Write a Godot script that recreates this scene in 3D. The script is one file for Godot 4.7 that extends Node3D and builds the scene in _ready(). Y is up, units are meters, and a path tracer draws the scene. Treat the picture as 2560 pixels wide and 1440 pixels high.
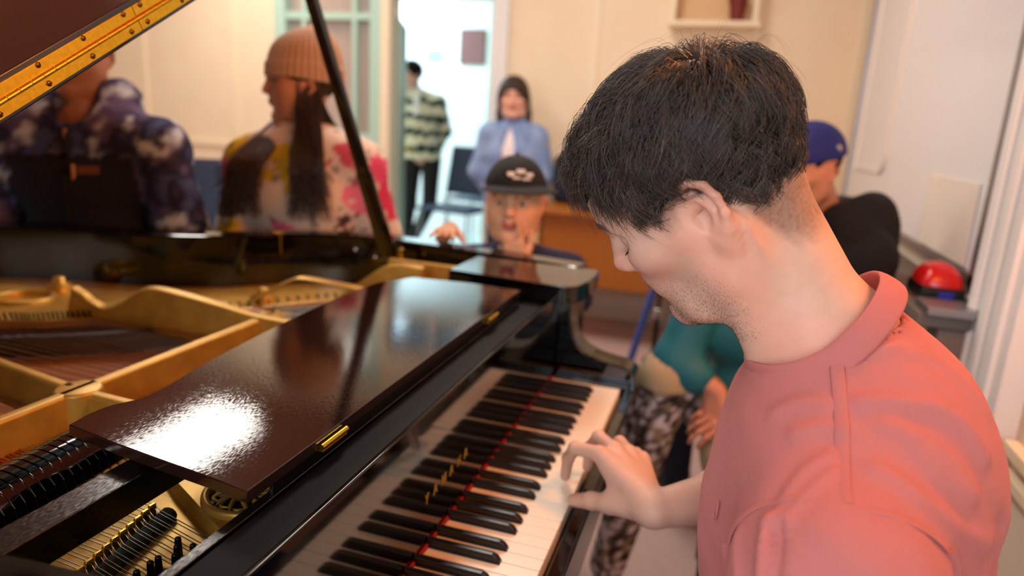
extends Node3D
# A music room: a pianist in a coral shirt at a black grand piano, people standing round it.
# Piano coordinates: x towards the treble, y up from the key tops, z towards the player. K lifts them onto the floor.
const K := 0.74
var M := {}
var rng := RandomNumberGenerator.new()
var counts := {}


func _ready() -> void:
	rng.seed = 7
	setup_camera()
	setup_light()
	make_materials()
	build_room()
	build_piano()
	build_furniture()
	build_people()


func setup_camera() -> void:
	var cam := Camera3D.new()
	cam.name = "camera"
	var yaw := deg_to_rad(-16.742)
	var pitch := deg_to_rad(-13.625)
	var roll := deg_to_rad(3.3)
	var fw := Vector3(cos(pitch) * cos(yaw), sin(pitch), cos(pitch) * sin(yaw))
	var rt := fw.cross(Vector3.UP).normalized()
	var up := rt.cross(fw)
	var r2 := rt * cos(roll) + up * sin(roll)
	var u2 := up * cos(roll) - rt * sin(roll)
	cam.transform = Transform3D(Basis(r2, u2, -fw), Vector3(-0.169, 0.544 + K, 0.163))
	var at := CameraAttributesPhysical.new()
	at.frustum_focal_length = 24.0
	at.frustum_focus_distance = 0.66
	at.exposure_aperture = 2.8
	at.frustum_near = 0.02
	at.frustum_far = 60.0
	cam.attributes = at
	cam.fov = rad_to_deg(2.0 * atan(720.0 / 1707.0))
	cam.near = 0.02
	cam.far = 60.0
	add_child(cam)
	cam.current = true


func setup_light() -> void:
	var we := WorldEnvironment.new()
	we.name = "environment"
	var e := Environment.new()
	e.background_mode = Environment.BG_SKY
	var sky := Sky.new()
	var sm := ProceduralSkyMaterial.new()
	sm.sky_top_color = Color(0.55, 0.68, 0.85)
	sm.sky_horizon_color = Color(0.85, 0.9, 0.95)
	sm.ground_bottom_color = Color(0.35, 0.35, 0.33)
	sm.ground_horizon_color = Color(0.6, 0.62, 0.62)
	sky.sky_material = sm
	e.sky = sky
	e.tonemap_mode = Environment.TONE_MAPPER_LINEAR
	e.tonemap_exposure = 1.6
	e.sdfgi_enabled = true
	e.ssao_enabled = true
	e.ssil_enabled = true
	we.environment = e
	add_child(we)
	# daylight that comes in by the tall windows behind the camera
	area("window_daylight", Vector3(-2.28, 1.75, 0.1), Vector3(1, -0.12, 0.0), 1.3, 1.5, Color(0.9, 0.95, 1.0), 2.8)
	area("window_daylight", Vector3(-2.28, 1.75, -2.3), Vector3(1, -0.12, 0.0), 1.3, 1.5, Color(0.9, 0.95, 1.0), 2.8)


func area(called: String, at: Vector3, dir: Vector3, w: float, h: float, c: Color, energy: float, parent: Node = self) -> void:
	var l := AreaLight3D.new()
	l.name = called
	l.area_size = Vector2(w, h)
	l.light_color = c
	l.light_energy = energy
	l.area_normalize_energy = true
	l.shadow_enabled = true
	l.area_range = 30.0
	l.area_attenuation = 2.0
	parent.add_child(l, true)
	l.transform = Transform3D(Basis.looking_at(dir, Vector3.UP if absf(dir.normalized().y) < 0.95 else Vector3.BACK), at)


func m(called: String, c: Color, rough := 0.5, metal := 0.0, spec := 0.5) -> StandardMaterial3D:
	var s := StandardMaterial3D.new()
	s.resource_name = called
	s.albedo_color = c
	s.roughness = rough
	s.metallic = metal
	s.metallic_specular = spec
	M[called] = s
	return s


func noise_tex(freq: float, type := FastNoiseLite.TYPE_SIMPLEX_SMOOTH, size := 512, oct := 4, sd := 1, ramp: Gradient = null, normal := false, bump := 4.0) -> NoiseTexture2D:
	var n := FastNoiseLite.new()
	n.noise_type = type
	n.frequency = freq
	n.fractal_octaves = oct
	n.seed = sd
	var t := NoiseTexture2D.new()
	t.width = size
	t.height = size
	t.seamless = true
	t.noise = n
	if ramp:
		t.color_ramp = ramp
	t.as_normal_map = normal
	t.bump_strength = bump
	return t


func ramp2(a: Color, b: Color) -> Gradient:
	var g := Gradient.new()
	g.set_color(0, a)
	g.set_color(1, b)
	return g


func tri(s: StandardMaterial3D, scale: Vector3, world := true) -> void:
	s.uv1_triplanar = true
	s.uv1_world_triplanar = world
	s.uv1_scale = scale


func make_materials() -> void:
	# piano
	m("polish", Color(0.012, 0.011, 0.011), 0.06, 0.0, 0.62)
	var satin := m("satin", Color(0.06, 0.06, 0.065), 0.6, 0.0, 0.28)
	satin.albedo_texture = noise_tex(0.35, FastNoiseLite.TYPE_SIMPLEX, 512, 3, 4, ramp2(Color(0.55, 0.55, 0.6), Color(1.25, 1.25, 1.3)))
	tri(satin, Vector3(6, 6, 6))
	# the flat music desk: hand rubbed, fine scratches run along its length
	var desk := m("desk_polish", Color(0.13, 0.068, 0.052), 0.05, 0.0, 0.75)  # ceiling's brown reflection is put into the base colour of the black desk
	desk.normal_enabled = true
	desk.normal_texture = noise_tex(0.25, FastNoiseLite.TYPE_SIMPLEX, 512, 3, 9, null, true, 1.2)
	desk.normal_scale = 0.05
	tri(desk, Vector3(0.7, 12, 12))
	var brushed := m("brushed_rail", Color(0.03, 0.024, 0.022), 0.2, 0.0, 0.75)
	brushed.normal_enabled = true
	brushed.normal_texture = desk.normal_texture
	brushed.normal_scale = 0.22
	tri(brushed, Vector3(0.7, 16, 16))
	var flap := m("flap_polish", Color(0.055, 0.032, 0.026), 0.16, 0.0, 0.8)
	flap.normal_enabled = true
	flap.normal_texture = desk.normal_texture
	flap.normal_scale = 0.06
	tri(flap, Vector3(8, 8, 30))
	var gold := m("plate_gold", Color(0.85, 0.67, 0.29), 0.4, 0.5, 0.5)
	gold.albedo_texture = noise_tex(0.02, FastNoiseLite.TYPE_SIMPLEX, 256, 3, 12, ramp2(Color(0.88, 0.87, 0.85), Color(1, 1, 1)))
	tri(gold, Vector3(3, 3, 3))
	var brass := m("brass", Color(0.9, 0.74, 0.2), 0.27, 1.0)
	brass.albedo_texture = noise_tex(0.03, FastNoiseLite.TYPE_SIMPLEX, 512, 4, 21, ramp2(Color(0.92, 0.88, 0.8), Color(1, 1, 1)))
	tri(brass, Vector3(7, 7, 7))
	m("brass_dark", Color(0.45, 0.32, 0.1), 0.35, 1.0)
	m("gold_leaf", Color(0.72, 0.55, 0.1), 0.4, 0.6)
	m("ivory", Color(0.93, 0.9, 0.83), 0.28)
	m("ebony", Color(0.017, 0.016, 0.016), 0.32)
	m("red_felt", Color(0.62, 0.12, 0.1), 0.95)
	m("green_felt", Color(0.13, 0.17, 0.13), 0.95)
	m("damper_felt", Color(0.62, 0.42, 0.16), 0.95)
	m("pin_steel", Color(0.12, 0.115, 0.11), 0.3, 0.9)
	m("steel", Color(0.7, 0.68, 0.64), 0.25, 1.0)
	m("copper", Color(0.62, 0.33, 0.13), 0.35, 1.0)
	var sb := m("spruce", Color(0.72, 0.42, 0.14), 0.45)
	sb.albedo_texture = noise_tex(0.1, FastNoiseLite.TYPE_SIMPLEX, 512, 3, 31, ramp2(Color(0.75, 0.68, 0.6), Color(1, 1, 1)))
	tri(sb, Vector3(1, 6, 22))
	m("dark_wood", Color(0.12, 0.06, 0.03), 0.5)
	# room
	var cream := m("cream_wall", Color(0.95, 0.87, 0.74), 0.75)
	cream.albedo_texture = noise_tex(0.012, FastNoiseLite.TYPE_SIMPLEX, 512, 4, 41, ramp2(Color(0.985, 0.98, 0.975), Color(1, 1, 1)))
	tri(cream, Vector3(0.5, 0.5, 0.5))
	m("cream_trim", Color(0.95, 0.88, 0.75), 0.55)
	m("white_paint", Color(0.91, 0.9, 0.88), 0.5)
	m("right_wall", Color(0.9, 0.84, 0.75), 0.7)
	m("whiteboard", Color(0.9, 0.9, 0.91), 0.16)
	m("paper", Color(0.93, 0.87, 0.8), 0.7)
	m("alu", Color(0.6, 0.6, 0.62), 0.35, 0.9)
	m("mint", Color(0.7, 0.83, 0.76), 0.45)
	m("sage", Color(0.56, 0.62, 0.52), 0.5)
	m("curtain", Color(0.86, 0.71, 0.6), 0.9)
	m("pale_blue_wall", Color(0.9, 0.9, 0.89), 0.7)
	m("vinyl", Color(0.75, 0.78, 0.76), 0.4)
	m("poster_brown", Color(0.5, 0.33, 0.31), 0.8)
	m("grey_paper", Color(0.6, 0.65, 0.68), 0.8)
	var carpet := m("carpet", Color(0.84, 0.72, 0.68), 0.97)
	carpet.albedo_texture = noise_tex(0.4, FastNoiseLite.TYPE_VALUE, 512, 3, 51, ramp2(Color(0.78, 0.75, 0.75), Color(1, 1, 1)))
	tri(carpet, Vector3(3, 3, 3))
	var ceil := m("wood_ceiling", Color(0.77, 0.47, 0.34), 0.55)
	ceil.albedo_texture = noise_tex(0.08, FastNoiseLite.TYPE_SIMPLEX, 512, 4, 61, ramp2(Color(0.8, 0.74, 0.7), Color(1, 1, 1)))
	tri(ceil, Vector3(6, 1, 0.6))
	var glass := m("pane_glass", Color(0.8, 0.9, 0.93, 0.12), 0.03)
	glass.transparency = BaseMaterial3D.TRANSPARENCY_ALPHA
	var blue := m("blue_glass", Color(0.1, 0.5, 0.68, 0.5), 0.05)
	blue.transparency = BaseMaterial3D.TRANSPARENCY_ALPHA
	var lamp := m("lamp_panel", Color(1, 1, 1), 0.5)
	lamp.emission_enabled = true
	lamp.emission = Color(1.0, 0.96, 0.9)
	lamp.emission_energy_multiplier = 4.5
	var bulb := m("warm_bulb", Color(1, 0.9, 0.7), 0.5)
	bulb.emission_enabled = true
	bulb.emission = Color(1.0, 0.62, 0.2)
	bulb.emission_energy_multiplier = 6.0
	# furniture
	var oak := m("oak", Color(0.76, 0.47, 0.15), 0.4)
	oak.albedo_texture = noise_tex(0.06, FastNoiseLite.TYPE_SIMPLEX, 512, 4, 71, ramp2(Color(0.72, 0.66, 0.6), Color(1, 1, 1)))
	tri(oak, Vector3(0.6, 9, 0.6))
	m("pale_wood", Color(0.85, 0.7, 0.5), 0.5)
	m("grey_wood", Color(0.42, 0.37, 0.33), 0.6)
	m("navy_fabric", Color(0.06, 0.08, 0.19), 0.9)
	m("navy_plastic", Color(0.11, 0.16, 0.27), 0.45)
	m("blue_metal", Color(0.22, 0.34, 0.66), 0.4, 0.2)
	m("black_plastic", Color(0.02, 0.02, 0.022), 0.4)
	m("black_metal", Color(0.03, 0.03, 0.035), 0.4, 0.5)
	m("chrome", Color(0.75, 0.75, 0.78), 0.2, 1.0)
	m("red_plastic", Color(0.72, 0.05, 0.06), 0.25)
	m("terracotta", Color(0.45, 0.09, 0.04), 0.5)
	m("blue_label", Color(0.08, 0.12, 0.6), 0.5)


# ---------------------------------------------------------------- mesh helpers
class MB:
	var vs := PackedVector3Array()
	var ns := PackedVector3Array()
	var cs := PackedColorArray()
	var ix := PackedInt32Array()
	var col := Color(1, 1, 1)

	func vert(p: Vector3, n: Vector3) -> int:
		vs.append(p)
		ns.append(n)
		cs.append(col)
		return vs.size() - 1

	func t3(a: int, b: int, c: int, n: Vector3) -> void:
		# front faces run clockwise
		if (vs[b] - vs[a]).cross(vs[c] - vs[a]).dot(n) > 0.0:
			ix.append_array([a, c, b])
		else:
			ix.append_array([a, b, c])

	func quad(a: Vector3, b: Vector3, c: Vector3, d: Vector3, n: Vector3) -> void:
		var i := vert(a, n)
		vert(b, n)
		vert(c, n)
		vert(d, n)
		t3(i, i + 1, i + 2, n)
		t3(i, i + 2, i + 3, n)

	func box(c: Vector3, size: Vector3, bevel := 0.0, bs := Basis.IDENTITY) -> void:
		var h := size * 0.5
		var bv := minf(bevel, minf(h.x, minf(h.y, h.z)) * 0.95)
		var id := []
		for i in 8:
			var s := Vector3(1 if i & 1 else -1, 1 if i & 2 else -1, 1 if i & 4 else -1)
			var row := []
			for a in 3:
				var q := Vector3(h.x - bv, h.y - bv, h.z - bv)
				q[a] = h[a]
				var n := Vector3.ZERO
				n[a] = s[a]
				row.append(vert(c + bs * (q * s), bs * n))
			id.append(row)
		for a in 3:
			var u := (a + 1) % 3
			var w := (a + 2) % 3
			for s in 2:
				var k := []
				for q in [[0, 0], [1, 0], [1, 1], [0, 1]]:
					var bits := [0, 0, 0]
					bits[a] = s
					bits[u] = q[0]
					bits[w] = q[1]
					k.append(id[bits[0] + 2 * bits[1] + 4 * bits[2]][a])
				t3(k[0], k[1], k[2], ns[k[0]])
				t3(k[0], k[2], k[3], ns[k[0]])
		if bv <= 0.0:
			return
		for a in 3:   # edges that run along a
			var u := (a + 1) % 3
			var w := (a + 2) % 3
			for su in 2:
				for sw in 2:
					var b0 := [0, 0, 0]
					b0[u] = su
					b0[w] = sw
					var b1 := b0.duplicate()
					b1[a] = 1
					var i0: int = b0[0] + 2 * b0[1] + 4 * b0[2]
					var i1: int = b1[0] + 2 * b1[1] + 4 * b1[2]
					var n := ns[id[i0][u]] + ns[id[i0][w]]
					t3(id[i0][u], id[i0][w], id[i1][w], n)
					t3(id[i0][u], id[i1][w], id[i1][u], n)
		for i in 8:
			t3(id[i][0], id[i][1], id[i][2], ns[id[i][0]] + ns[id[i][1]] + ns[id[i][2]])

	func bar(a: Vector3, b: Vector3, w: float, h: float, bevel := 0.0, up := Vector3.UP) -> void:
		var d := (b - a).normalized()
		var s := d.cross(up).normalized()
		box((a + b) * 0.5, Vector3((b - a).length(), h, w), bevel, Basis(d, s.cross(d), s))

	# rings of equal size, skinned with smooth normals
	func loft(rings: Array, closed_ring := true, cap0 := true, cap1 := true, closed_path := false) -> void:
		var nr := rings.size()
		var nk: int = rings[0].size()
		var base := vs.size()
		var flip := 0.0
		for i in nr:
			var ra: PackedVector3Array = rings[(i - 1 + nr) % nr] if (i > 0 or closed_path) else rings[0]
			var rb: PackedVector3Array = rings[(i + 1) % nr] if (i < nr - 1 or closed_path) else rings[nr - 1]
			var rc: PackedVector3Array = rings[i]
			var ce := Vector3.ZERO
			for p in rc:
				ce += p
			ce /= nk
			for k in nk:
				var k0 := (k - 1 + nk) % nk if (k > 0 or closed_ring) else 0
				var k1 := (k + 1) % nk if (k < nk - 1 or closed_ring) else nk - 1
				var n := (rb[k] - ra[k]).cross(rc[k1] - rc[k0])
				if n.length_squared() < 1e-20:
					n = rc[k] - ce
				n = n.normalized()
				flip += n.dot(rc[k] - ce)
				vert(rc[k], n)
		if flip < 0.0:
			for i in range(base, vs.size()):
				ns[i] = -ns[i]
		for i in (nr if closed_path else nr - 1):
			for k in (nk if closed_ring else nk - 1):
				var a := base + i * nk + k
				var b := base + i * nk + (k + 1) % nk
				var c := base + ((i + 1) % nr) * nk + (k + 1) % nk
				var d := base + ((i + 1) % nr) * nk + k
				t3(a, b, c, ns[a] + ns[c])
				t3(a, c, d, ns[a] + ns[c])
		if closed_ring and not closed_path:
			for e in 2:
				if (e == 0 and cap0) or (e == 1 and cap1):
					var r: PackedVector3Array = rings[0 if e == 0 else nr - 1]
					var o: PackedVector3Array = rings[1 if e == 0 else nr - 2]
					var ce := Vector3.ZERO
					var co := Vector3.ZERO
					for k in nk:
						ce += r[k]
						co += o[k]
					ce /= nk
					co /= nk
					var n := (ce - co).normalized()
					var i := vert(ce, n)
					for p in r:
						vert(p, n)
					for k in nk:
						t3(i, i + 1 + k, i + 1 + (k + 1) % nk, n)

	func tube(path: PackedVector3Array, radii: PackedFloat32Array, sides := 8, closed := false, flat := 1.0, up := Vector3.UP) -> void:
		var rings := []
		var n := path.size()
		for i in n:
			var d := path[(i + 1) % n if closed else mini(i + 1, n - 1)] - path[(i - 1 + n) % n if closed else maxi(i - 1, 0)]
			d = d.normalized()
			var u := up if absf(d.dot(up)) < 0.95 else Vector3.RIGHT
			var s := d.cross(u).normalized()
			var w := s.cross(d)
			var ring := PackedVector3Array()
			var r := radii[mini(i, radii.size() - 1)]
			for k in sides:
				var t := TAU * k / sides
				ring.append(path[i] + s * cos(t) * r + w * sin(t) * r * flat)
			rings.append(ring)
		loft(rings, true, true, true, closed)

	func cyl(a: Vector3, b: Vector3, r0: float, r1: float, sides := 16) -> void:
		tube(PackedVector3Array([a, b]), PackedFloat32Array([r0, r1]), sides)

	# profile of (radius, height) pairs turned round an axis
	func lathe(o: Vector3, axis: Vector3, prof: PackedVector2Array, sides := 24) -> void:
		var d := axis.normalized()
		var s := d.cross(Vector3.UP if absf(d.y) < 0.9 else Vector3.RIGHT).normalized()
		var w := s.cross(d)
		var rings := []
		for q in prof:
			var ring := PackedVector3Array()
			for k in sides:
				var t := TAU * k / sides
				ring.append(o + d * q.y + (s * cos(t) + w * sin(t)) * maxf(q.x, 1e-5))
			rings.append(ring)
		loft(rings, true, prof[0].x > 0.0005, prof[prof.size() - 1].x > 0.0005)

	# a plan outline (x, z) raised from y0 to y1, its edges eased by bevel
	func slab(poly: PackedVector2Array, y0: float, y1: float, bevel := 0.0, axis := 1) -> void:
		var n := poly.size()
		var ar := 0.0
		for i in n:
			ar += poly[i].cross(poly[(i + 1) % n])
		var sg := 1.0 if ar > 0.0 else -1.0
		var nrm := PackedVector2Array()
		var en := PackedVector2Array()
		for i in n:
			var e := (poly[(i + 1) % n] - poly[i]).normalized()
			en.append(Vector2(e.y, -e.x) * sg)
		for i in n:
			nrm.append((en[(i - 1 + n) % n] + en[i]).normalized())
		var ins := PackedVector2Array()
		for i in n:
			ins.append(poly[i] - nrm[i] * bevel)
		var tris := Geometry2D.triangulate_polygon(ins)
		for e in 2:
			var y := y1 if e else y0
			var nn := place(Vector2.ZERO, 1.0 if e else -1.0, axis)
			var b := vs.size()
			for q in ins:
				vert(place(q, y, axis), nn)
			for i in range(0, tris.size(), 3):
				t3(b + tris[i], b + tris[i + 1], b + tris[i + 2], nn)
		for i in n:
			var j := (i + 1) % n
			# a corner is sharp when its two edges turn by more than 35 degrees
			var na := place(nrm[i] if en[i].dot(en[(i - 1 + n) % n]) > 0.82 else en[i], 0.0, axis)
			var nb := place(nrm[j] if en[i].dot(en[j]) > 0.82 else en[i], 0.0, axis)
			var ups := place(Vector2.ZERO, 1.0, axis)
			var a := vert(place(poly[i], y0 + bevel, axis), na)
			var b2 := vert(place(poly[j], y0 + bevel, axis), nb)
			var c := vert(place(poly[j], y1 - bevel, axis), nb)
			var d := vert(place(poly[i], y1 - bevel, axis), na)
			t3(a, b2, c, na + nb)
			t3(a, c, d, na + nb)
			if bevel > 0.0:
				var e0 := vert(place(ins[i], y1, axis), (na + ups).normalized())
				var e1 := vert(place(ins[j], y1, axis), (nb + ups).normalized())
				t3(d, c, e1, na + nb + ups)
				t3(d, e1, e0, na + nb + ups)
				var f0 := vert(place(ins[i], y0, axis), (na - ups).normalized())
				var f1 := vert(place(ins[j], y0, axis), (nb - ups).normalized())
				t3(a, b2, f1, na + nb - ups)
				t3(a, f1, f0, na + nb - ups)

	func place(q: Vector2, y: float, axis: int) -> Vector3:
		if axis == 1:
			return Vector3(q.x, y, q.y)
		if axis == 0:
			return Vector3(y, q.y, q.x)   # outline in (z, y), raised along x
		return Vector3(q.x, q.y, y)       # outline in (x, y), raised along z

	func mesh(mat: Material, colors := false) -> ArrayMesh:
		var a := []
		a.resize(Mesh.ARRAY_MAX)
		a[Mesh.ARRAY_VERTEX] = vs
		a[Mesh.ARRAY_NORMAL] = ns
		if colors:
			a[Mesh.ARRAY_COLOR] = cs
		a[Mesh.ARRAY_INDEX] = ix
		var am := ArrayMesh.new()
		am.add_surface_from_arrays(Mesh.PRIMITIVE_TRIANGLES, a)
		am.surface_set_material(0, mat)
		return am


func obj(called: String, b: MB, mat: Variant, parent: Node = self, colors := false) -> MeshInstance3D:
	var o := MeshInstance3D.new()
	o.name = called
	o.mesh = b.mesh(M[mat] if mat is String else mat, colors)
	parent.add_child(o, true)
	return o


func again(src: MeshInstance3D, at: Vector3, parent: Node) -> MeshInstance3D:
	var o := MeshInstance3D.new()
	o.name = src.name
	o.mesh = src.mesh
	o.position = at
	parent.add_child(o, true)
	return o


func thing(called: String, label: String, category: String, at := Vector3.ZERO, group := "") -> Node3D:
	var o := Node3D.new()
	o.name = numbered(called)
	o.position = at
	tag(o, label, category, group)
	add_child(o)
	return o


func numbered(called: String) -> String:
	counts[called] = counts.get(called, -1) + 1
	return called if counts[called] == 0 else "%s_%03d" % [called, counts[called]]


func tag(o: Node, label: String, category: String, group := "") -> void:
	o.set_meta("label", label)
	o.set_meta("category", category)
	if group:
		o.set_meta("group", group)


func struct(called: String, b: MB, mat: Variant, parent: Node = self, label := "") -> MeshInstance3D:
	var o := obj(called, b, mat, parent)
	if parent == self:
		o.set_meta("kind", "structure")
		if label:
			o.set_meta("label", label)
	return o


func bx(c: Vector3, s: Vector3, bevel := 0.0) -> MB:
	var b := MB.new()
	b.box(c, s, bevel)
	return b


# a box given by its corners
func bb(lo: Vector3, hi: Vector3, bevel := 0.0) -> MB:
	return bx((lo + hi) * 0.5, hi - lo, bevel)


# ---------------------------------------------------------------- the room
func build_room() -> void:
	var L := -6.3      # left wall
	var R := 0.8       # right wall, with the whiteboard
	var B := 4.4       # back wall, with the doorway
	var F := -2.3      # wall behind the camera
	var H := 3.0
	struct("floor", bb(Vector3(F - 0.1, -0.1, L - 0.1), Vector3(B + 0.12, 0, R + 0.1)), "carpet", self, "pinkish brown carpet of the music room")
	# ceiling of reddish boards
	var ce := Node3D.new()
	ce.name = "ceiling"
	ce.set_meta("kind", "structure")
	ce.set_meta("label", "reddish brown boarded ceiling")
	add_child(ce)
	obj("ceiling_deck", bb(Vector3(F - 0.1, H + 0.02, L - 0.1), Vector3(B + 0.12, H + 0.12, R + 0.1)), "wood_ceiling", ce)
	var bw := 0.71
	var brd := obj("board", bb(Vector3(F, H, -bw / 2 + 0.004), Vector3(B, H + 0.021, bw / 2 - 0.004), 0.003), "wood_ceiling", ce)
	brd.position.z = L + bw / 2
	for i in range(1, 10):
		again(brd, Vector3(0, 0, L + bw * (i + 0.5)), ce)
	# wall behind the camera, two tall windows
	var wf := MB.new()
	for s in [[L - 0.1, -3.05, 0.0, H], [-1.55, -0.65, 0.0, H], [0.75, R + 0.1, 0.0, H], [-3.05, -1.55, 0.0, 0.95], [-0.65, 0.75, 0.0, 0.95], [-3.05, -1.55, 2.55, H], [-0.65, 0.75, 2.55, H]]:
		wf.box(Vector3(F - 0.06, (s[2] + s[3]) / 2, (s[0] + s[1]) / 2), Vector3(0.12, s[3] - s[2], s[1] - s[0]))
	struct("wall_front", wf, "cream_wall", self, "cream wall with two tall windows")
	for n in 2:
		var z0: float = [-3.05, -0.65][n]
		var z1: float = [-1.55, 0.75][n]
		var w := Node3D.new()
		w.name = "window_%d" % (n + 1)
		w.set_meta("kind", "structure")
		w.set_meta("label", "tall white window in the cream wall")
		add_child(w)
		var fr := MB.new()
		for z in [z0 + 0.03, (z0 + z1) / 2, z1 - 0.03]:
			fr.box(Vector3(F - 0.05, 1.75, z), Vector3(0.06, 1.6, 0.06), 0.004)
		for y in [0.98, 1.75, 2.52]:
			fr.box(Vector3(F - 0.05, y, (z0 + z1) / 2), Vector3(0.058, 0.06, z1 - z0), 0.004)
		obj("window_frame", fr, "white_paint", w)
		obj("pane", bb(Vector3(F - 0.053, 0.95, z0), Vector3(F - 0.049, 2.55, z1)), "pane_glass", w)
	struct("wall_left", bb(Vector3(F - 0.1, 0, L - 0.12), Vector3(B + 0.12, H, L)), "cream_wall", self, "plain cream wall")
	struct("wall_right", bb(Vector3(F - 0.1, 0, R), Vector3(B + 0.12, H, R + 0.12)), "right_wall", self, "pale wall that holds the whiteboard")
	# back wall with the glazed screen and the doorway
	var wb := MB.new()
	for s in [[L - 0.1, -3.15, 0.0, H], [-3.15, -2.27, 2.75, H], [-2.27, -1.44, 2.46, H], [-1.44, R + 0.1, 0.0, H], [-3.15, -2.27, 0.0, 0.5]]:
		wb.box(Vector3(B + 0.06, (s[2] + s[3]) / 2, (s[0] + s[1]) / 2), Vector3(0.12, s[3] - s[2], s[1] - s[0]))
	struct("wall_back", wb, "cream_wall", self, "cream boarded wall with the doorway")
	var n := 0
	for z in [-5.2, -4.38, -3.51, -0.746, 0.226]:
		n += 1
		struct("trim_%d" % n, bb(Vector3(B - 0.012, 0, z - 0.022), Vector3(B + 0.01, H, z + 0.022), 0.003), "cream_trim", self, "cream upright batten on the boarded wall")
	struct("trim_6", bb(Vector3(B - 0.02, 0.97, L), Vector3(B + 0.01, 1.02, -3.16), 0.004), "cream_trim", self, "cream rail across the boarded wall")
	struct("baseboard_back", bb(Vector3(B - 0.02, 0, -1.32), Vector3(B + 0.01, 0.2, R), 0.004), "white_paint", self, "white baseboard under the oak desk")
	struct("trim_7", bb(Vector3(B - 0.03, 0, R - 0.03), Vector3(B + 0.01, H, R + 0.01), 0.003), "cream_trim", self, "cream corner batten")
	# glazed screen: mint frame, panes, curtain behind
	var sc := Node3D.new()
	sc.name = "window_3"
	sc.set_meta("kind", "structure")
	sc.set_meta("label", "mint green glazed screen beside the doorway")
	add_child(sc)
	for q in [[-3.15, -3.05], [-2.36, -2.27]]:
		obj("stile", bb(Vector3(B - 0.02, 0.5, q[0]), Vector3(B + 0.06, 2.75, q[1]), 0.004), "mint", sc)
	for y in [0.55, 1.12, 1.95, 2.7]:
		obj("rail", bb(Vector3(B - 0.012, y - 0.025, -3.05), Vector3(B + 0.05, y + 0.025, -2.36), 0.003), "mint", sc)
	for z in [-2.9, -2.488]:
		obj("glazing_bar", bb(Vector3(B - 0.01, 0.5, z - 0.018), Vector3(B + 0.045, 2.75, z + 0.018), 0.003), "mint", sc)
	obj("pane", bb(Vector3(B + 0.018, 0.5, -3.06), Vector3(B + 0.022, 2.74, -2.35)), "pane_glass", sc)
	var cu := MB.new()
	var rings := []
	for i in 141:
		var z := -3.14 + 0.0062 * i
		var x := B + 0.09 + 0.012 * sin(i * 0.9) + 0.004 * sin(i * 0.37)
		rings.append(PackedVector3Array([Vector3(x, 0.45, z), Vector3(x, 2.8, z), Vector3(x + 0.003, 2.8, z), Vector3(x + 0.003, 0.45, z)]))
	cu.loft(rings)
	var cur := obj("curtain", cu, "curtain")
	tag(cur, "pinkish beige pleated curtain behind the mint glazed screen", "curtain")
	# doorway: lining, transom with two blue panes, open leaf
	var dr := Node3D.new()
	dr.name = "door_1"
	dr.set_meta("kind", "structure")
	dr.set_meta("label", "cream lined doorway with blue transom panes")
	add_child(dr)
	obj("lining", bb(Vector3(B - 0.03, 0, -2.27), Vector3(B + 0.14, 2.46, -2.2), 0.004), "cream_trim", dr)
	obj("lining", bb(Vector3(B - 0.03, 0, -1.45), Vector3(B + 0.14, 2.46, -1.33), 0.004), "white_paint", dr)
	obj("head", bb(Vector3(B - 0.03, 2.08, -2.2), Vector3(B + 0.14, 2.14, -1.45), 0.004), "cream_trim", dr)
	obj("head", bb(Vector3(B - 0.03, 2.4, -2.2), Vector3(B + 0.14, 2.46, -1.45), 0.004), "cream_trim", dr)
	obj("glazing_bar", bb(Vector3(B, 2.14, -1.85), Vector3(B + 0.05, 2.4, -1.81), 0.003), "white_paint", dr)
	obj("pane", bb(Vector3(B + 0.022, 2.14, -2.2), Vector3(B + 0.028, 2.4, -1.85)), "blue_glass", dr)
	obj("pane", bb(Vector3(B + 0.022, 2.14, -1.81), Vector3(B + 0.028, 2.4, -1.45)), "blue_glass", dr)
	var leaf := MB.new()
	leaf.box(Vector3(0.34, 0.99, 0), Vector3(0.68, 1.96, 0.04), 0.004)
	var lf := obj("leaf", leaf, "sage", dr)
	lf.position = Vector3(B + 0.05, 0, -2.2)
	lf.rotation.y = atan2(0.25, 0.68)
	var kn := MB.new()
	kn.lathe(Vector3(0.61, 1.02, 0.02), Vector3(0, 0, 1), PackedVector2Array([Vector2(0.012, 0), Vector2(0.012, 0.03), Vector2(0.028, 0.04), Vector2(0.03, 0.055), Vector2(0.0, 0.066)]))
	obj("knob", kn, "brass", lf)
	# the room beyond
	struct("floor_beyond", bb(Vector3(B + 0.12, -0.1, -5.0), Vector3(8.0, 0, 1.0)), "vinyl", self, "pale floor of the room beyond the doorway")
	struct("ceiling_beyond", bb(Vector3(B + 0.12, 3.0, -5.0), Vector3(8.0, 3.1, 1.0)), "pale_blue_wall", self, "pale ceiling of the room beyond")
	struct("wall_beyond_left", bb(Vector3(B + 0.12, 0, -5.1), Vector3(8.0, 3, -5.0)), "pale_blue_wall", self, "pale wall of the room beyond")
	struct("wall_beyond_right", bb(Vector3(B + 0.12, 0, 1.0), Vector3(8.0, 3, 1.1)), "pale_blue_wall", self, "pale side wall of the room beyond")
	struct("wall_beyond_back", bb(Vector3(7.2, 0, -5.0), Vector3(7.3, 3, 1.0)), "pale_blue_wall", self, "bluish white wall seen through the doorway")
	var po := obj("poster", bb(Vector3(7.17, 1.88, -2.8), Vector3(7.2, 2.24, -2.51), 0.002), "poster_brown")
	tag(po, "brown poster on the bluish wall beyond the doorway", "poster")
	var no := obj("notice", bb(Vector3(7.18, 1.9, -3.2), Vector3(7.2, 2.02, -3.03), 0.002), "grey_paper")
	tag(no, "small grey notice on the bluish wall beyond the doorway", "notice")
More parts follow.
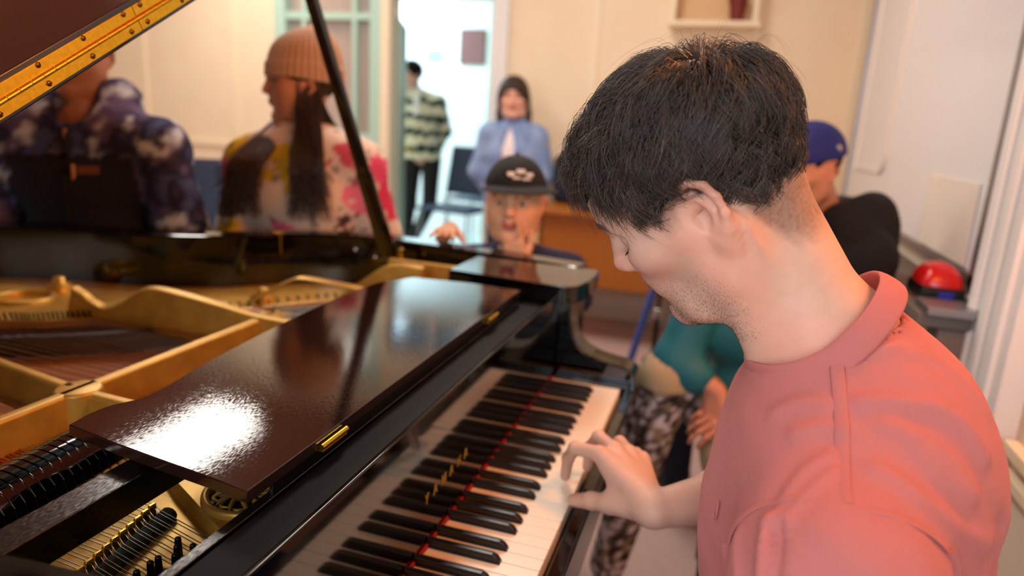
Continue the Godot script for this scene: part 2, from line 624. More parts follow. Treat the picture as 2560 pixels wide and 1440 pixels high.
	var pn := obj("wall_board", bb(Vector3(7.17, 0.0, -2.46), Vector3(7.2, 2.9, -2.42), 0.002), "mint")
	tag(pn, "thin mint batten on the bluish wall beyond the doorway", "batten")
	var dl := thing("added_lamp_tray", "added square cool white lamp tray out of view on the ceiling beyond the doorway", "lamp", Vector3(6.1, 3.0, -3.7))  # added lamp, kept out of sight, that brightens the room beyond
	obj("housing", bb(Vector3(-0.63, -0.05, -0.63), Vector3(0.63, 0, 0.63), 0.006), "white_paint", dl)
	obj("diffuser", bb(Vector3(-0.6, -0.06, -0.6), Vector3(0.6, -0.049, 0.6), 0.004), "lamp_panel", dl)
	area("lamp_light", Vector3(0, -0.07, 0), Vector3(0, -1, 0), 1.2, 1.2, Color(0.7, 0.9, 1.0), 8.0, dl)
	# wall niche with a red pot
	var ni := thing("wall_shelf", "small cream box shelf on the boarded wall holding a red pot", "shelf", Vector3(B, 1.93, -0.03))
	obj("shelf_board", bb(Vector3(-0.16, -0.03, -0.26), Vector3(0, 0.0, 0.27), 0.004), "cream_trim", ni)
	for z in [-0.25, 0.22]:
		obj("side", bb(Vector3(-0.15, 0, z), Vector3(0, 0.42, z + 0.03), 0.003), "cream_trim", ni)
	obj("back", bb(Vector3(-0.015, 0, -0.22), Vector3(-0.004, 0.42, 0.22)), "pale_wood", ni)
	obj("top", bb(Vector3(-0.16, 0.42, -0.26), Vector3(0, 0.45, 0.27), 0.004), "cream_trim", ni)
	var pt := MB.new()
	pt.lathe(Vector3(B - 0.08, 1.93, 0.1), Vector3.UP, PackedVector2Array([Vector2(0.036, 0), Vector2(0.05, 0.11), Vector2(0.056, 0.11), Vector2(0.057, 0.135), Vector2(0.05, 0.135), Vector2(0.044, 0.12), Vector2(0.0, 0.118)]))
	var pot := obj("flower_pot", pt, "terracotta")
	tag(pot, "dark red pot on the small wall shelf", "pot")
	# right wall: whiteboard, sheet, ledge, pilaster
	var wbd := thing("whiteboard", "large white marker board on the pale wall", "whiteboard", Vector3(2.8, 0, R))
	obj("board", bb(Vector3(-1.02, 0.98, -0.02), Vector3(1.1, 2.35, 0), 0.002), "whiteboard", wbd)
	for q in [[Vector3(-1.05, 0.95, -0.03), Vector3(-1.02, 2.38, 0)], [Vector3(1.1, 0.95, -0.03), Vector3(1.13, 2.38, 0)], [Vector3(-1.05, 2.35, -0.03), Vector3(1.13, 2.38, 0)], [Vector3(-1.05, 0.95, -0.03), Vector3(1.13, 0.98, 0)]]:
		obj("frame", bb(q[0], q[1], 0.003), "alu", wbd)
	var sh := MB.new()
	var pl := PackedVector2Array([Vector2(3.02, 2.36), Vector2(3.02, 1.24)])
	for i in 7:
		var t := PI * 0.5 * i / 6.0
		pl.append(Vector2(3.1 - 0.08 * cos(t), 1.24 - 0.08 * sin(t)))
	pl.append_array([Vector2(3.72, 1.16), Vector2(3.72, 2.36)])
	sh.slab(pl, R - 0.034, R - 0.02, 0.002, 2)
	var she := obj("wall_chart", sh, "paper")
	tag(she, "cream paper chart with a rounded corner hung over the whiteboard", "chart")
	var p2 := obj("paper_sheet", bb(Vector3(1.85, 0.985, R - 0.026), Vector3(2.3, 1.2, R - 0.021), 0.001), "paper")
	tag(p2, "pale paper sheet leaning on the foot of the whiteboard", "paper sheet")
	var lg := thing("wall_ledge", "grey wooden ledge on slats below the whiteboard", "ledge", Vector3(1.9, 0, R))
	obj("ledge_top", bb(Vector3(-0.3, 0.87, -0.17), Vector3(0.75, 0.905, 0), 0.005), "grey_wood", lg)
	for i in 10:
		obj("slat", bb(Vector3(-0.29 + i * 0.104, 0, -0.12), Vector3(-0.2 + i * 0.104, 0.87, -0.04), 0.006), "pale_wood" if i % 2 else "grey_wood", lg)
	var rc := thing("case", "red plastic case with a black base on the ledge under the whiteboard", "case", Vector3(1.8, 0.905, R - 0.09))
	var rcb := MB.new()
	rcb.box(Vector3(0, 0.02, 0), Vector3(0.15, 0.04, 0.1), 0.008)
	obj("base", rcb, "black_plastic", rc)
	var rct := MB.new()
	var rr := []
	for i in 9:
		var t := i / 8.0
		var k := sqrt(maxf(0.0, 1.0 - t * t * 0.98))
		var ring := PackedVector3Array()
		for j in 20:
			var a := TAU * j / 20
			ring.append(Vector3(signf(cos(a)) * pow(absf(cos(a)), 0.5) * 0.075 * k, 0.04 + 0.055 * t, signf(sin(a)) * pow(absf(sin(a)), 0.5) * 0.05 * k))
		rr.append(ring)
	rct.loft(rr)
	obj("cover", rct, "red_plastic", rc)
	obj("badge", bb(Vector3(-0.08, 0.01, -0.012), Vector3(-0.075, 0.03, 0.022), 0.001), "blue_label", rc)
	var bk := obj("notebook", bb(Vector3(1.57, 0.905, R - 0.16), Vector3(1.69, 0.925, R - 0.035), 0.003), "alu")
	tag(bk, "thin grey notebook lying on the ledge beside the red case", "notebook")
	var pi := Node3D.new()
	pi.name = "trim_8"
	pi.set_meta("kind", "structure")
	pi.set_meta("label", "white fluted door casing on the pale wall")
	add_child(pi)
	obj("casing", bb(Vector3(1.4, 0, R - 0.05), Vector3(1.66, H, R + 0.01), 0.006), "white_paint", pi)
	for x in [1.44, 1.52, 1.6]:
		obj("flute", bb(Vector3(x, 0.15, R - 0.062), Vector3(x + 0.045, H, R - 0.045), 0.007), "white_paint", pi)
	var rl := thing("chair_rail", "short wooden moulding on the cream wall beside the white casing", "moulding", Vector3(1.05, 0.66, R))
	obj("upper_bead", bb(Vector3(-0.5, 0.02, -0.03), Vector3(0.33, 0.05, 0), 0.005), "cream_trim", rl)
	obj("lower_bead", bb(Vector3(-0.5, -0.04, -0.024), Vector3(0.33, -0.012, 0), 0.005), "cream_trim", rl)
	# lamps
	ceiling_lamp(Vector3(3.36, H, -3.17), 0.95, 0.44, 1.6)
	ceiling_lamp(Vector3(2.2, H, -2.27), 0.95, 0.3, 0.7)
	ceiling_lamp(Vector3(-0.6, H, -0.7), 1.15, 0.42, 0.3)
	ceiling_lamp(Vector3(2.5, H, -0.7), 1.15, 0.42, 1.5)
	# warm lamp on the wall behind the pianist
	var wl := thing("wall_lamp", "warm globe lamp on a brass bracket on the wall behind the pianist", "lamp", Vector3(0.85, 1.75, R))
	var br := MB.new()
	br.lathe(Vector3.ZERO, Vector3(0, 0, -1), PackedVector2Array([Vector2(0.05, 0), Vector2(0.05, 0.012), Vector2(0.02, 0.02), Vector2(0.0, 0.02)]))
	br.tube(PackedVector3Array([Vector3(0, 0, -0.01), Vector3(0, 0.0, -0.09), Vector3(0, 0.03, -0.13)]), PackedFloat32Array([0.008]), 10)
	obj("bracket", br, "brass", wl)
	var gl := MB.new()
	var gp := PackedVector2Array()
	for i in 13:
		var t := PI * i / 12.0
		gp.append(Vector2(0.075 * sin(t), -0.075 * cos(t)))
	gl.lathe(Vector3(0, 0.1, -0.14), Vector3.UP, gp)
	obj("glass_globe", gl, "warm_bulb", wl)
	var om := OmniLight3D.new()
	om.name = "wall_lamp_light"
	om.position = Vector3(0, 0.1, -0.14)
	om.light_color = Color(1.0, 0.55, 0.12)
	om.light_energy = 0.4
	om.light_size = 0.07
	om.omni_range = 20.0
	om.omni_attenuation = 2.0
	om.shadow_enabled = true
	wl.add_child(om)


func ceiling_lamp(at: Vector3, w: float, d: float, energy: float) -> void:
	var where: String = {0: "over the far side of the room", 1: "over the music desk side of the piano tail", 2: "behind the keyboard end of the piano", 3: "over the open floor by the oak desk"}[counts.get("ceiling_lamp", -1) + 1]
	var t := thing("ceiling_lamp", "flat white ceiling lamp panel " + where, "lamp", at, "ceiling lamp panels")
	obj("housing", bb(Vector3(-w / 2 - 0.03, -0.05, -d / 2 - 0.03), Vector3(w / 2 + 0.03, 0, d / 2 + 0.03), 0.006), "white_paint", t)
	obj("diffuser", bb(Vector3(-w / 2, -0.06, -d / 2), Vector3(w / 2, -0.049, d / 2), 0.004), "lamp_panel", t)
	area("lamp_light", Vector3(0, -0.07, 0), Vector3(0, -1, 0), w, d, Color(1.0, 0.97, 0.93), energy, t)


# ---------------------------------------------------------------- the piano
var piano: Node3D


func pob(called: String, b: MB, mat: Variant, parent: Node = null) -> MeshInstance3D:
	var o := obj(called, b, mat, parent if parent else piano)
	if parent == null:
		o.position.y = K
	return o


func smooth_path(pts: Array, steps: int) -> PackedVector2Array:
	var out := PackedVector2Array()
	for i in pts.size() - 1:
		var a: Vector2 = pts[maxi(i - 1, 0)]
		var b: Vector2 = pts[i]
		var c: Vector2 = pts[i + 1]
		var d: Vector2 = pts[mini(i + 2, pts.size() - 1)]
		for k in steps:
			out.append(b.cubic_interpolate(c, a, d, float(k) / steps))
	out.append(pts[pts.size() - 1])
	return out


const RIM := [Vector2(1.313, -0.14), Vector2(1.338, -0.25), Vector2(1.36, -0.40), Vector2(1.392, -0.62), Vector2(1.388, -0.74), Vector2(1.32, -0.875), Vector2(1.20, -0.99), Vector2(1.125, -1.12), Vector2(1.085, -1.26), Vector2(1.045, -1.40), Vector2(0.98, -1.54), Vector2(0.86, -1.66), Vector2(0.66, -1.73), Vector2(0.42, -1.73), Vector2(0.2, -1.66), Vector2(0.03, -1.5), Vector2(-0.05, -1.3), Vector2(-0.06, -1.0), Vector2(-0.06, -0.5), Vector2(-0.06, -0.14)]


func build_piano() -> void:
	piano = thing("grand_piano", "black polished grand piano with its lid propped open and gold iron frame", "piano")
	# case
	var inner := smooth_path(RIM, 6)
	var rings := []
	var n := inner.size()
	for i in n:
		var d := (inner[mini(i + 1, n - 1)] - inner[maxi(i - 1, 0)]).normalized()
		var o := Vector2(-d.y, d.x) * -1.0
		if o.dot(inner[i] - Vector2(0.6, -0.8)) < 0.0:
			o = -o
		var q := inner[i]
		var ring := PackedVector3Array()
		for s in [[0.0, -0.1], [0.0, 0.229], [0.003, 0.233], [0.008, 0.235], [0.064, 0.235], [0.07, 0.233], [0.073, 0.229], [0.073, -0.1]]:
			var w: Vector2 = q + o * float(s[0])
			ring.append(Vector3(w.x, s[1], w.y))
		rings.append(ring)
	# split each ring's edges into flat strips so that corners stay crisp
	var rim := MB.new()
	for k in 8:
		var strip := []
		for r in rings:
			strip.append(PackedVector3Array([r[k], r[(k + 1) % 8]]))
		strip_loft(rim, strip, rings)
	for e in [0, n - 1]:
		var r: PackedVector3Array = rings[e]
		var nn := Vector3(0, 0, 1)
		var b := rim.vs.size()
		for p in r:
			rim.vert(p, nn)
		for k in range(1, 7):
			rim.t3(b, b + k, b + k + 1, nn)
	pob("rim", rim, "polish")
	var sbp := PackedVector2Array()
	for p in inner:
		if p.y < -0.41:
			sbp.append(p)
	var sbd := MB.new()
	sbd.slab(sbp, 0.055, 0.065)
	pob("soundboard", sbd, "spruce")
	# arms at the two ends of the keyboard, profile in (z, y)
	var prof := PackedVector2Array(smooth_path([Vector2(-0.128, 0.173), Vector2(-0.124, 0.127), Vector2(-0.108, 0.08), Vector2(-0.067, 0.053), Vector2(-0.002, 0.041), Vector2(0.022, 0.03), Vector2(0.029, 0.012), Vector2(0.029, -0.06)], 5))
	prof.append_array([Vector2(0.026, -0.12), Vector2(-0.4, -0.12), Vector2(-0.4, 0.192), Vector2(-0.128, 0.192)])
	for x in [[1.245, 1.318], [-0.096, -0.022]]:
		var arm := MB.new()
		arm.slab(prof, x[0], x[1], 0.0035, 0)
		pob("arm", arm, "polish")
	for x in [[1.2235, 1.244], [-0.021, -0.001]]:
		pob("key_block", bb(Vector3(x[0], -0.06, -0.15), Vector3(x[1], 0.006, 0.018), 0.004), "polish")
	pob("key_bed", bb(Vector3(-0.02, -0.13, -0.62), Vector3(1.243, -0.065, 0.01), 0.004), "polish")
	pob("key_slip", bb(Vector3(-0.02, -0.1, 0.004), Vector3(1.243, -0.012, 0.028), 0.005), "polish")
	build_keys()
	# fallboard and the strip above it
	var fb := MB.new()
	fb.box(Vector3(0.611, 0.076, -0.158), Vector3(1.243, 0.146, 0.012), 0.0015)
	var fall := pob("fallboard", fb, "polish")
	var letters := "YAMAHA"
	for i in 6:
		var tm := TextMesh.new()
		var sf := SystemFont.new()
		sf.font_names = PackedStringArray(["Droid Sans"])
		sf.font_weight = 700
		tm.font = sf
		tm.text = letters[i]
		tm.font_size = 32
		tm.pixel_size = 0.00062
		tm.depth = 0.0006
		tm.material = M["gold_leaf"]
		var o := MeshInstance3D.new()
		o.name = "letter"
		o.mesh = tm
		o.position = Vector3(0.555 + 0.0274 * i, 0.07, -0.1518)
		fall.add_child(o, true)
	pob("fallboard_rail", bb(Vector3(-0.01, 0.1505, -0.1535), Vector3(1.243, 0.196, -0.1475), 0.0022), "polish")
	pob("felt_strip", bb(Vector3(0, 0.0005, -0.1515), Vector3(1.2224, 0.005, -0.148)), "red_felt")
	var lock := pob("lock_strip", bb(Vector3(-0.01, 0.12, -0.197), Vector3(1.243, 0.195, -0.1535), 0.0015), "satin")
	lock.name = "stretcher"
	# music desk frame: two rails and two end panels, and the desk folded flat
	pob("front_rail", bb(Vector3(0.05, 0.16, -0.209), Vector3(1.15, 0.1975, -0.198), 0.001), "brushed_rail")
	pob("rear_rail", bb(Vector3(0.05, 0.172, -0.358), Vector3(1.17, 0.205, -0.324), 0.0015), "brushed_rail")
	var ep := smooth_path([Vector2(1.135, -0.37), Vector2(1.122, -0.25), Vector2(1.113, -0.13), Vector2(1.118, -0.105), Vector2(1.137, -0.09), Vector2(1.18, -0.081), Vector2(1.25, -0.078), Vector2(1.309, -0.082)], 5)
	ep.append(Vector2(1.309, -0.37))
	var e1 := MB.new()
	e1.slab(ep, 0.199, 0.236, 0.003)
	pob("desk_end", e1, "polish")
	var ep2 := PackedVector2Array()
	for q in ep:
		ep2.append(Vector2(1.2524 - q.x, q.y))
	var e2 := MB.new()
	e2.slab(ep2, 0.199, 0.236, 0.003)
	pob("desk_end", e2, "polish")
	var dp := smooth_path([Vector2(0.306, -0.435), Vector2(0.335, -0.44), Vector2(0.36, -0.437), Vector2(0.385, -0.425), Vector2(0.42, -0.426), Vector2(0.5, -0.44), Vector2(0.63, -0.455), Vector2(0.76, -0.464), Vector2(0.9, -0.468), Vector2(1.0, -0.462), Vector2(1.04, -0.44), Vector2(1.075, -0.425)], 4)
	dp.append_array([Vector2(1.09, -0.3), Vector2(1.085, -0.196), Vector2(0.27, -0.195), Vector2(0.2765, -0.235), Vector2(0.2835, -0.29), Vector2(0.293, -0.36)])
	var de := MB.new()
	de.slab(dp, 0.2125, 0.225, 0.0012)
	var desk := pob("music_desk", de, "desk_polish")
	for x in [0.402, 0.905]:
		var hb := MB.new()
		hb.cyl(Vector3(x - 0.024, 0.2165, -0.1915), Vector3(x + 0.024, 0.2165, -0.1915), 0.0032, 0.0032, 12)
		hb.box(Vector3(x, 0.2115, -0.196), Vector3(0.046, 0.0022, 0.012), 0.0004)
		obj("hinge", hb, "brass", desk)
	pob("hinge_block", bb(Vector3(0.31, 0.197, -0.203), Vector3(1.06, 0.2115, -0.1985), 0.001), "polish")
	build_plate(inner)
	build_strings()
	build_lid()
	# legs and pedal lyre
	for q in [[1.2, -0.12], [0.02, -0.12], [0.55, -1.5]]:
		var lg := MB.new()
		lg.box(Vector3(q[0], -0.2, q[1]), Vector3(0.13, 0.16, 0.13), 0.006)
		lg.loft([sq(q[0], -0.28, q[1], 0.055), sq(q[0], -0.66, q[1], 0.036)])
		lg.cyl(Vector3(q[0], -0.66, q[1]), Vector3(q[0], -0.68, q[1]), 0.02, 0.02)
		var leg := pob("leg", lg, "polish")
		var ca := MB.new()
		ca.cyl(Vector3(q[0] - 0.012, -0.711, q[1]), Vector3(q[0] + 0.012, -0.711, q[1]), 0.029, 0.029, 20)
		ca.box(Vector3(q[0], -0.69, q[1]), Vector3(0.036, 0.025, 0.03), 0.003)
		obj("caster", ca, "brass", leg)
	var ly := MB.new()
	for x in [0.55, 0.672]:
		ly.bar(Vector3(x, -0.12, -0.3), Vector3(x, -0.56, -0.3), 0.03, 0.03, 0.004, Vector3.RIGHT)
	ly.box(Vector3(0.611, -0.6, -0.3), Vector3(0.24, 0.09, 0.1), 0.008)
	var lyre := pob("pedal_lyre", ly, "polish")
	for x in [0.56, 0.611, 0.662]:
		obj("pedal", bb(Vector3(x - 0.012, -0.635, -0.26), Vector3(x + 0.012, -0.62, -0.13), 0.005), "brass", lyre)


func sq(x: float, y: float, z: float, h: float) -> PackedVector3Array:
	return PackedVector3Array([Vector3(x - h, y, z - h), Vector3(x + h, y, z - h), Vector3(x + h, y, z + h), Vector3(x - h, y, z + h)])


# one strip between two lines; normals point away from the section's middle
func strip_loft(b: MB, strip: Array, rings: Array) -> void:
	var base := b.vs.size()
	var n := strip.size()
	for i in n:
		var along: Vector3 = strip[mini(i + 1, n - 1)][0] - strip[maxi(i - 1, 0)][0]
		var nn: Vector3 = along.cross(strip[i][1] - strip[i][0]).normalized()
		var mid := Vector3.ZERO
		for p in rings[i]:
			mid += p
		mid /= rings[i].size()
		if nn.dot((strip[i][0] + strip[i][1]) * 0.5 - mid) < 0.0:
			nn = -nn
		b.vert(strip[i][0], nn)
		b.vert(strip[i][1], nn)
	for i in n - 1:
		var a := base + i * 2
		b.t3(a, a + 1, a + 3, b.ns[a])
		b.t3(a, a + 3, a + 2, b.ns[a])


func build_keys() -> void:
	var w := 0.0235
	var wk := pob("white_key", bx(Vector3(0, -0.0115, -0.0755), Vector3(0.0226, 0.023, 0.151), 0.0011), "ivory")
	wk.position = Vector3(w * 0.5, K, 0)
	for i in range(1, 52):
		var y := K
		if i in [36, 37]:
			y -= 0.004   # the keys under the fingers
		again(wk, Vector3(w * (i + 0.5), y, 0), piano)
	var kb := MB.new()
	kb.loft([PackedVector3Array([Vector3(-0.0055, 0, -0.15), Vector3(-0.0047, 0.0105, -0.15), Vector3(-0.0036, 0.0116, -0.15), Vector3(0.0036, 0.0116, -0.15), Vector3(0.0047, 0.0105, -0.15), Vector3(0.0055, 0, -0.15)]),
		PackedVector3Array([Vector3(-0.0055, 0, -0.06), Vector3(-0.0047, 0.0105, -0.062), Vector3(-0.0036, 0.0116, -0.063), Vector3(0.0036, 0.0116, -0.063), Vector3(0.0047, 0.0105, -0.062), Vector3(0.0055, 0, -0.06)]),
		PackedVector3Array([Vector3(-0.0054, 0, -0.052), Vector3(-0.0044, 0.0085, -0.056), Vector3(-0.0034, 0.0098, -0.0575), Vector3(0.0034, 0.0098, -0.0575), Vector3(0.0044, 0.0085, -0.056), Vector3(0.0054, 0, -0.052)]),
		PackedVector3Array([Vector3(-0.005, 0, -0.0505), Vector3(-0.004, 0.003, -0.0512), Vector3(-0.003, 0.004, -0.0517), Vector3(0.003, 0.004, -0.0517), Vector3(0.004, 0.003, -0.0512), Vector3(0.005, 0, -0.0505)])])
	var first: MeshInstance3D
	var off := {1: -0.003, 2: 0.003, 4: -0.004, 5: 0.0, 6: 0.004}
	for oct in range(0, 8):
		for k in [1, 2, 4, 5, 6]:
			var x: float = (2 + 7 * (oct - 1) + k) * w + off[k]
			if x < 0.005 or x > 1.21:
				continue
			if first == null:
				first = pob("black_key", kb, "ebony")
				first.position.x = x
			else:
				again(first, Vector3(x, K, 0), piano)


func arc_poly(cx: float, cz: float, r: float, n: int, a0: float, a1: float) -> PackedVector2Array:
	var p := PackedVector2Array()
	for i in n + 1:
		var t := lerpf(a0, a1, float(i) / n)
		p.append(Vector2(cx + r * cos(t), cz + r * sin(t)))
	return p


const HITCH := [Vector2(1.3, -0.42), Vector2(1.285, -0.55), Vector2(1.22, -0.69), Vector2(1.08, -0.8), Vector2(0.96, -0.89), Vector2(0.887, -0.962), Vector2(0.841, -1.047), Vector2(0.797, -1.098), Vector2(0.763, -1.16), Vector2(0.68, -1.28), Vector2(0.52, -1.44), Vector2(0.3, -1.52), Vector2(0.12, -1.44), Vector2(0.04, -1.25)]


func build_plate(inner: PackedVector2Array) -> void:
	var plate := Node3D.new()
	plate.name = "iron_plate"
	plate.position.y = K
	piano.add_child(plate)
	# tail flange between the rim and the hitch line, with a round hole
	var hp := smooth_path(HITCH, 4)
	var outer := PackedVector2Array()
	for q in inner:
		if q.y < -0.42 and q.x > 0.0 or q.x > 1.0 and q.y < -0.42:
			outer.append(q + (Vector2(0.6, -0.8) - q).normalized() * 0.004)
	var poly := PackedVector2Array()
	poly.append_array(outer)
	hp.reverse()
	var hole := Vector2(0.9, -1.275)
	var cut := 0
	for i in hp.size():
		if hp[i].distance_to(hole) < hp[cut].distance_to(hole):
			cut = i
	for i in hp.size():
		poly.append(hp[i])
		if i == cut:
			var a0 := (hp[i] - hole).angle()
			poly.append_array(arc_poly(hole.x, hole.y, 0.047, 28, a0 + 0.02, a0 + TAU - 0.02))
			poly.append(hp[i] + (hp[(i + 1) % hp.size()] - hp[i]) * 0.02)
	var fl := MB.new()
	fl.slab(poly, 0.095, 0.108)
	obj("flange", fl, "plate_gold", plate)
	var ring := MB.new()
	ring.lathe(Vector3(hole.x, 0.1, hole.y), Vector3.UP, PackedVector2Array([Vector2(0.066, 0.0), Vector2(0.063, 0.011), Vector2(0.056, 0.017), Vector2(0.049, 0.014), Vector2(0.046, 0.0), Vector2(0.046, -0.01)]), 36)
	obj("hole_rim", ring, "plate_gold", plate)
	# raised lip along the hitch line
	var lip := PackedVector3Array()
	for q in hp:
		lip.append(Vector3(q.x, 0.108, q.y))
	var lb := MB.new()
	lb.tube(lip, PackedFloat32Array([0.009]), 10, false, 0.6)
	obj("hitch_lip", lb, "plate_gold", plate)
	var pins := MB.new()
	for i in range(0, hp.size() - 1):
		for k in 2:
			var q := hp[i].lerp(hp[i + 1], k * 0.5)
			pins.cyl(Vector3(q.x, 0.108, q.y), Vector3(q.x - 0.004, 0.127, q.y - 0.003), 0.0022, 0.002, 8)
	var pr := obj("hitch_pins", pins, "pin_steel", plate)
	pr.set_meta("kind", "stuff")
	# cross bar and struts
	var cb := MB.new()
	cb.box(Vector3(0.42, 0.132, -0.632), Vector3(1.0, 0.068, 0.02), 0.006)
	for q in [[0.482, 0.03], [0.885, 0.026]]:
		cb.lathe(Vector3(q[0], 0.1, -0.632), Vector3.UP, PackedVector2Array([Vector2(q[1], 0), Vector2(q[1], 0.062), Vector2(q[1] - 0.004, 0.066), Vector2(0, 0.066)]), 24)
	obj("cross_bar", cb, "plate_gold", plate)
	var st := MB.new()
	st.bar(Vector3(0.482, 0.132, -0.64), Vector3(0.6, 0.132, -1.32), 0.02, 0.068, 0.006)
	obj("strut", st, "plate_gold", plate)
	var st2 := MB.new()
	st2.bar(Vector3(0.482, 0.132, -0.62), Vector3(0.47, 0.132, -0.36), 0.02, 0.064, 0.006)
	obj("strut", st2, "plate_gold", plate)
	for h in [[0.86, [Vector2(-1.075, 0.17), Vector2(-1.053, 0.161), Vector2(-1.029, 0.147), Vector2(-0.994, 0.139), Vector2(-0.951, 0.156), Vector2(-0.914, 0.18), Vector2(-0.879, 0.194), Vector2(-0.812, 0.192), Vector2(-0.711, 0.181), Vector2(-0.631, 0.172), Vector2(-0.5, 0.17), Vector2(-0.38, 0.168)], -1.1],
		[1.08, [Vector2(-0.9, 0.112), Vector2(-0.854, 0.108), Vector2(-0.81, 0.129), Vector2(-0.746, 0.17), Vector2(-0.71, 0.188), Vector2(-0.685, 0.194), Vector2(-0.626, 0.193), Vector2(-0.548, 0.188), Vector2(-0.48, 0.182), Vector2(-0.38, 0.175)], -0.9],
		[1.2, [Vector2(-0.67, 0.125), Vector2(-0.632, 0.155), Vector2(-0.596, 0.181), Vector2(-0.561, 0.206), Vector2(-0.531, 0.219), Vector2(-0.486, 0.221), Vector2(-0.455, 0.219)], -0.68]]:
		var top := smooth_path(h[1], 4)
		top.append_array([Vector2(top[top.size() - 1].x, 0.1), Vector2(h[2], 0.1)])
		var hb := MB.new()
		hb.slab(top, float(h[0]) - 0.011, float(h[0]) + 0.011, 0.005, 0)
		obj("strut", hb, "plate_gold", plate)
	# treble pocket walls by the desk end
	obj("treble_web", bb(Vector3(1.21, 0.1, -0.398), Vector3(1.325, 0.19, -0.383), 0.004), "plate_gold", plate)
	obj("treble_web", bb(Vector3(1.3, 0.1, -0.6), Vector3(1.318, 0.205, -0.36), 0.004), "plate_gold", plate)
	var boss := MB.new()
	for q in [[1.13, -0.83], [0.99, -1.28], [1.28, -0.6]]:
		boss = MB.new()
		boss.lathe(Vector3(q[0], 0.1, q[1]), Vector3.UP, PackedVector2Array([Vector2(0.03, 0.0), Vector2(0.028, 0.02), Vector2(0.014, 0.026), Vector2(0.013, 0.038), Vector2(0.0, 0.041)]), 20)
		obj("plate_bolt", boss, "plate_gold", plate)
	# pin field in front, lower on the bass side, with a rosette
	obj("pin_field", bb(Vector3(-0.05, 0.09, -0.42), Vector3(1.24, 0.108, -0.2), 0.002), "plate_gold", plate)
	var plat := MB.new()
	plat.slab(PackedVector2Array([Vector2(0.318, -0.21), Vector2(0.335, -0.29), Vector2(0.388, -0.39), Vector2(0.42, -0.44), Vector2(0.6, -0.44), Vector2(0.6, -0.21)]), 0.1, 0.124, 0.006)
	obj("pin_field_step", plat, "plate_gold", plate)
	var ro := MB.new()
	var c := Vector3(0.405, 0.124, -0.3)
	ro.lathe(c, Vector3.UP, PackedVector2Array([Vector2(0.052, -0.001), Vector2(0.051, 0.006), Vector2(0.047, 0.008), Vector2(0.043, 0.006), Vector2(0.042, -0.004)]), 40)
	var rosette := obj("rosette", ro, "plate_gold", plate)
	var di := MB.new()
	di.lathe(c, Vector3.UP, PackedVector2Array([Vector2(0.0425, 0.0), Vector2(0.0, 0.001)]), 32)
	obj("rosette_ground", di, "dark_wood", rosette)
	var le := MB.new()
	for k in 12:
		var t := TAU * k / 12
		var d := Vector3(cos(t), 0, sin(t))
		var s := Vector3(-d.z, 0, d.x)
		le.tube(PackedVector3Array([c + d * 0.01, c + d * 0.022 + s * 0.005 + Vector3(0, 0.004, 0), c + d * 0.033 + Vector3(0, 0.004, 0), c + d * 0.04 - s * 0.004 + Vector3(0, 0.002, 0)]), PackedFloat32Array([0.0012, 0.0028, 0.0026, 0.001]), 6)
		le.tube(PackedVector3Array([c + d * 0.034 + s * 0.002 + Vector3(0, 0.003, 0), c + d * 0.038 + s * 0.009 + Vector3(0, 0.004, 0), c + d * 0.033 + s * 0.013 + Vector3(0, 0.003, 0)]), PackedFloat32Array([0.001, 0.0022, 0.001]), 6)
	le.lathe(c, Vector3.UP, PackedVector2Array([Vector2(0.009, 0.0), Vector2(0.007, 0.005), Vector2(0.0, 0.006)]), 14)
	obj("rosette_leaves", le, "plate_gold", rosette)
	# green felt under the strings and the agraffes
	var fe := MB.new()
	fe.tube(PackedVector3Array([Vector3(-0.04, 0.113, -0.316), Vector3(0.235, 0.113, -0.343), Vector3(0.355, 0.113, -0.366)]), PackedFloat32Array([0.0095]), 12, false, 0.85)
	obj("string_felt", fe, "green_felt", plate)
	obj("yellow_strip", bb(Vector3(0.1, 0.1, -0.322), Vector3(0.29, 0.111, -0.312), 0.001), "gold_leaf", plate)
	var sc := MB.new()
	sc.lathe(Vector3(0.257, 0.108, -0.292), Vector3.UP, PackedVector2Array([Vector2(0.0085, 0.0), Vector2(0.0075, 0.003), Vector2(0.0, 0.0045)]), 18)
	obj("plate_screw", sc, "steel", plate)
	# agraffes
	var ag := MB.new()
	ag.lathe(Vector3.ZERO, Vector3.UP, PackedVector2Array([Vector2(0.004, 0.0), Vector2(0.004, 0.006), Vector2(0.0035, 0.007)]), 12)
	ag.box(Vector3(0, 0.012, 0), Vector3(0.0095, 0.011, 0.005), 0.0016)
	var a0: MeshInstance3D
	for i in 13:
		var x := 0.345 - 0.0118 * i
		var at := Vector3(x, 0.11, -0.378 + (0.345 - x) * 0.21)
		if a0 == null:
			a0 = obj("agraffe", ag, "brass", plate)
			a0.position = at
		else:
			again(a0, at, plate)
	# tuning pins
	var pin := MB.new()
	pin.lathe(Vector3.ZERO, Vector3.UP, PackedVector2Array([Vector2(0.0036, 0.0), Vector2(0.0036, 0.014), Vector2(0.0042, 0.0145), Vector2(0.0042, 0.019), Vector2(0.0036, 0.0195), Vector2(0.0034, 0.028), Vector2(0.003, 0.038), Vector2(0.0026, 0.0395), Vector2(0, 0.04)]), 12)
	var p0: MeshInstance3D
	for q in [[0.285, -0.287], [0.282, -0.267], [0.275, -0.279], [0.264, -0.271], [0.268, -0.256], [0.29, -0.254], [0.248, -0.283], [0.256, -0.282], [0.234, -0.284], [0.244, -0.262], [0.222, -0.27], [0.208, -0.284], [0.226, -0.25], [0.25, -0.245], [0.2, -0.26]]:
		var at := Vector3(q[0], 0.108, q[1])
		if p0 == null:
			p0 = obj("tuning_pin", pin, "pin_steel", plate)
			p0.position = at
		else:
			again(p0, at, plate)
	# dampers: black heads over tan felt wedges
	var dm := MB.new()
